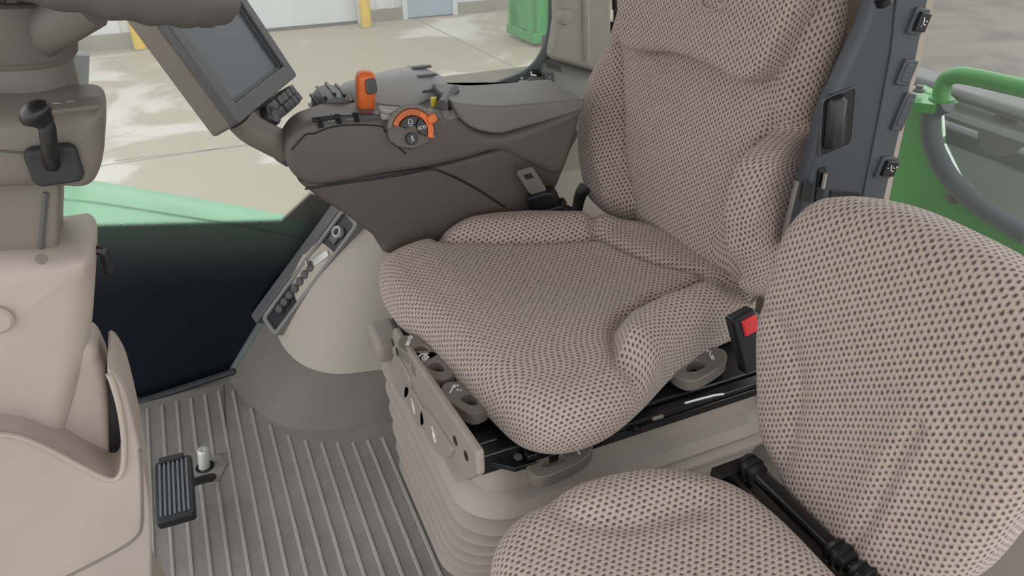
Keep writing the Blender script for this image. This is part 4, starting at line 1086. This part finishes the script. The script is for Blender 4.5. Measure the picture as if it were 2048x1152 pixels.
# slab joints
for a, b in (((840, 42), (1060, 150)), ((200, 332), (420, 300)), ((420, 300), (760, 262))):
    q, r_ = gpt(*a), gpt(*b); dv = (r_-q).normalized(); nn = Vector((-dv.y, dv.x, 0))*.012
    mobj('slab_joint', [q-dv+nn+Vector((0, 0, .002)), r_+dv+nn+Vector((0, 0, .002)), r_+dv-nn+Vector((0, 0, .002)), q-dv-nn+Vector((0, 0, .002)), q-dv+Vector((0, 0, -.03)), r_+dv+Vector((0, 0, -.03))], [(0,1,2,3), (0,4,5,1), (3,2,5,4)], 'found', yard, smooth=False)
# dumpster
dc = gpt(1022, 72); db = gpt(1085, 100)
du = empty('dumpster', dc, 'green ribbed steel dumpster standing in the yard behind the right window', 'dumpster')
dx = (db-dc); DL = .95
dmx = frame(dc, dx, Vector((0, 0, 1)).cross(dx.normalized()))
if (dmx.to_3x3() @ Vector((0, 0, 1))).z < 0: dmx = frame(dc, dx, -Vector((0, 0, 1)).cross(dx.normalized()))
box('body', (0, 0, .18), (DL, 1.0, 2.4), 'greend', du, .02, dmx)
box('skid', (-.04, -.08, .06), (DL, .1, .22), 'greend', du, .02, dmx)
for i in range(2):
    box('side_rib', (.06+i*.70, -.09, .2), (.16+i*.70, .02, 2.4), 'greend', du, .01, dmx)
box('band', (0, -.05, 1.05), (DL, .02, 1.17), 'greend', du, .01, dmx)
mobj('gusset', [dmx @ Vector(p) for p in ((.45, -.06, .25), (.75, -.06, .25), (.75, -.06, .75), (.45, 0, .25), (.75, 0, .25), (.75, 0, .75))], [(0,1,2),(3,5,4),(0,3,4,1),(1,4,5,2),(2,5,3,0)], 'greend', du, smooth=False)

# green body panel just outside the right window
hp_ = empty('hood_panel', (0, 2.2, .2), 'green curved body panel, colour paled for haze, seen low through the right window', 'body panel')
rows = []
far = [P(a, b, Y=2.2) for a, b in ((-300, 330), (60, 350), (190, 364), (330, 388), (470, 412), (600, 440), (680, 462), (800, 500))]
def ztop(x):
    for a, b in zip(far, far[1:]):
        if x <= b.x: return a.z+(b.z-a.z)*(x-a.x)/(b.x-a.x)
    return far[-1].z
prof = [(1.81, -.20), (1.83, -.075), (1.86, -.05), (1.95, -.03), (2.06, -.014), (2.10, -.004), (2.14, .004), (2.20, .0), (2.26, -.02), (2.32, -.10)]
xs = [-.75+.05*i for i in range(28)]
for x in xs: rows.append([Vector((x, y, ztop(x)+z)) for y, z in prof])
loft('skin', rows, 'greenhood', hp_, closed=False, angle=50)
tube('crease', spline([Vector((x, 2.08, ztop(x)-.010)) for x in xs[::3]], 40), .006, 'greenhood', hp_, n=8)
# dark stack beside the column
ex = empty('exhaust_stack', P(150, 200, Y=2.3), 'dark vertical stack just outside the right window by the column', 'stack')
sb, st2 = P(138, 384, Y=2.25), P(150, 104, Y=2.25)
tube('pipe', [sb, sb.lerp(st2, .5), st2, st2.lerp(sb, -.004)], [.034, .034, .034, .030], 'shell', ex, n=20)
tube('clamp', [sb.lerp(st2, .62), sb.lerp(st2, .68)], .037, 'black', ex, n=20)

# ---- behind the cab: green fender body with tube handle and dark window
RX = 1.75
gm = empty('green_machine_body', (RX, 1.2, 0), 'bright green sheet metal body with a tube handle behind the rear glass', 'machine')
def yz(px, py, x=RX): q = P(px, py, X=x); return (q.y, q.z)
XMX = Matrix(((0,0,-1,RX),(1,0,0,0),(0,1,0,0),(0,0,0,1)))
body_px = [(1660, 40), (1700, 40), (1780, 175), (1830, 180), (1875, 190), (1900, 210), (1866, 225), (1864, 260), (1874, 310), (1905, 360), (1960, 420), (2060, 500), (2060, 620), (1640, 700), (1560, 560)]
prism('panel', [yz(a, b) for a, b in body_px], -.05, 0, 'green', gm, XMX, .015, seg=3)
LZ = P(1840, 188, X=RX).z
prism('top_ledge', [(P(a, b, Z=LZ).x, P(a, b, Z=LZ).y) for a, b in ((1765, 196), (1800, 176), (1850, 172), (1903, 199), (1870, 214), (1800, 202))], LZ-.02, LZ+.004, 'green', gm, ID, .004)
seal = spline([Vector((RX-.02, *yz(a, b))) for a, b in ((1906, 204), (1876, 222), (1872, 262), (1886, 312), (1920, 365), (1980, 415), (2070, 470))], 40)
tube('window_seal', seal, .024, 'sealgrey', gm, n=14)
prism('window_pane', [yz(a, b) for a, b in ((1900, 200), (1872, 230), (1876, 290), (1910, 360), (1980, 420), (2080, 480), (2080, 150), (1980, 190))], -.03, -.02, 'glass', gm, XMX, 0, smooth=False)
tube('handle', spline([P(a, b, X=RX-.06) for a, b in ((1882, 200), (1884, 178), (1892, 160), (1910, 151), (1940, 153), (2000, 166), (2080, 184))], 40), .020, 'green', gm, n=14)
lathe('handle_foot', [(.026, -.004), (.026, .004), (.021, .006)], 'green', gm, Matrix.Translation(P(1880, 199, X=RX-.06)), 18)
for px, py in ((1837, 180), (1904, 396)):
    lathe('bolt', [(.016, -.004), (.016, .003), (.009, .004), (.009, .012), (.004, .013)], 'dgrey', gm, (frame(P(px, py, X=RX-.004), (0, -1, 0), (0, 0, 1)) if py > 300 else Matrix.Translation(P(px, py, X=RX-.03))), 12)
bk2 = empty('machine_housing', (2.2, 1.3, 0), 'grey plastic housing seen behind the green body window', 'housing')
box('shell', (2.05, .6, -.2), (2.35, 1.75, .50), 'sealgrey', bk2, .04)
box('light_panel', (2.03, 1.05, .30), (2.06, 1.40, .46), 'greyp', bk2, .01)
tube('hole', [P(2005, 268, X=2.05), P(2008, 269, X=2.04)], .06, 'black', bk2, n=20)
box('ledge', (1.98, .7, .60), (2.1, 1.75, .635), 'dgrey', bk2, .02)
box('ledge', (1.95, .7, .55), (2.1, 1.75, .585), 'dgrey', bk2, .02)
rwin = box('window_2', (1.46, .0, .30), (1.466, 1.45, 1.7), 'glass', bevel=0, smooth=False); tag(rwin, kind='structure')
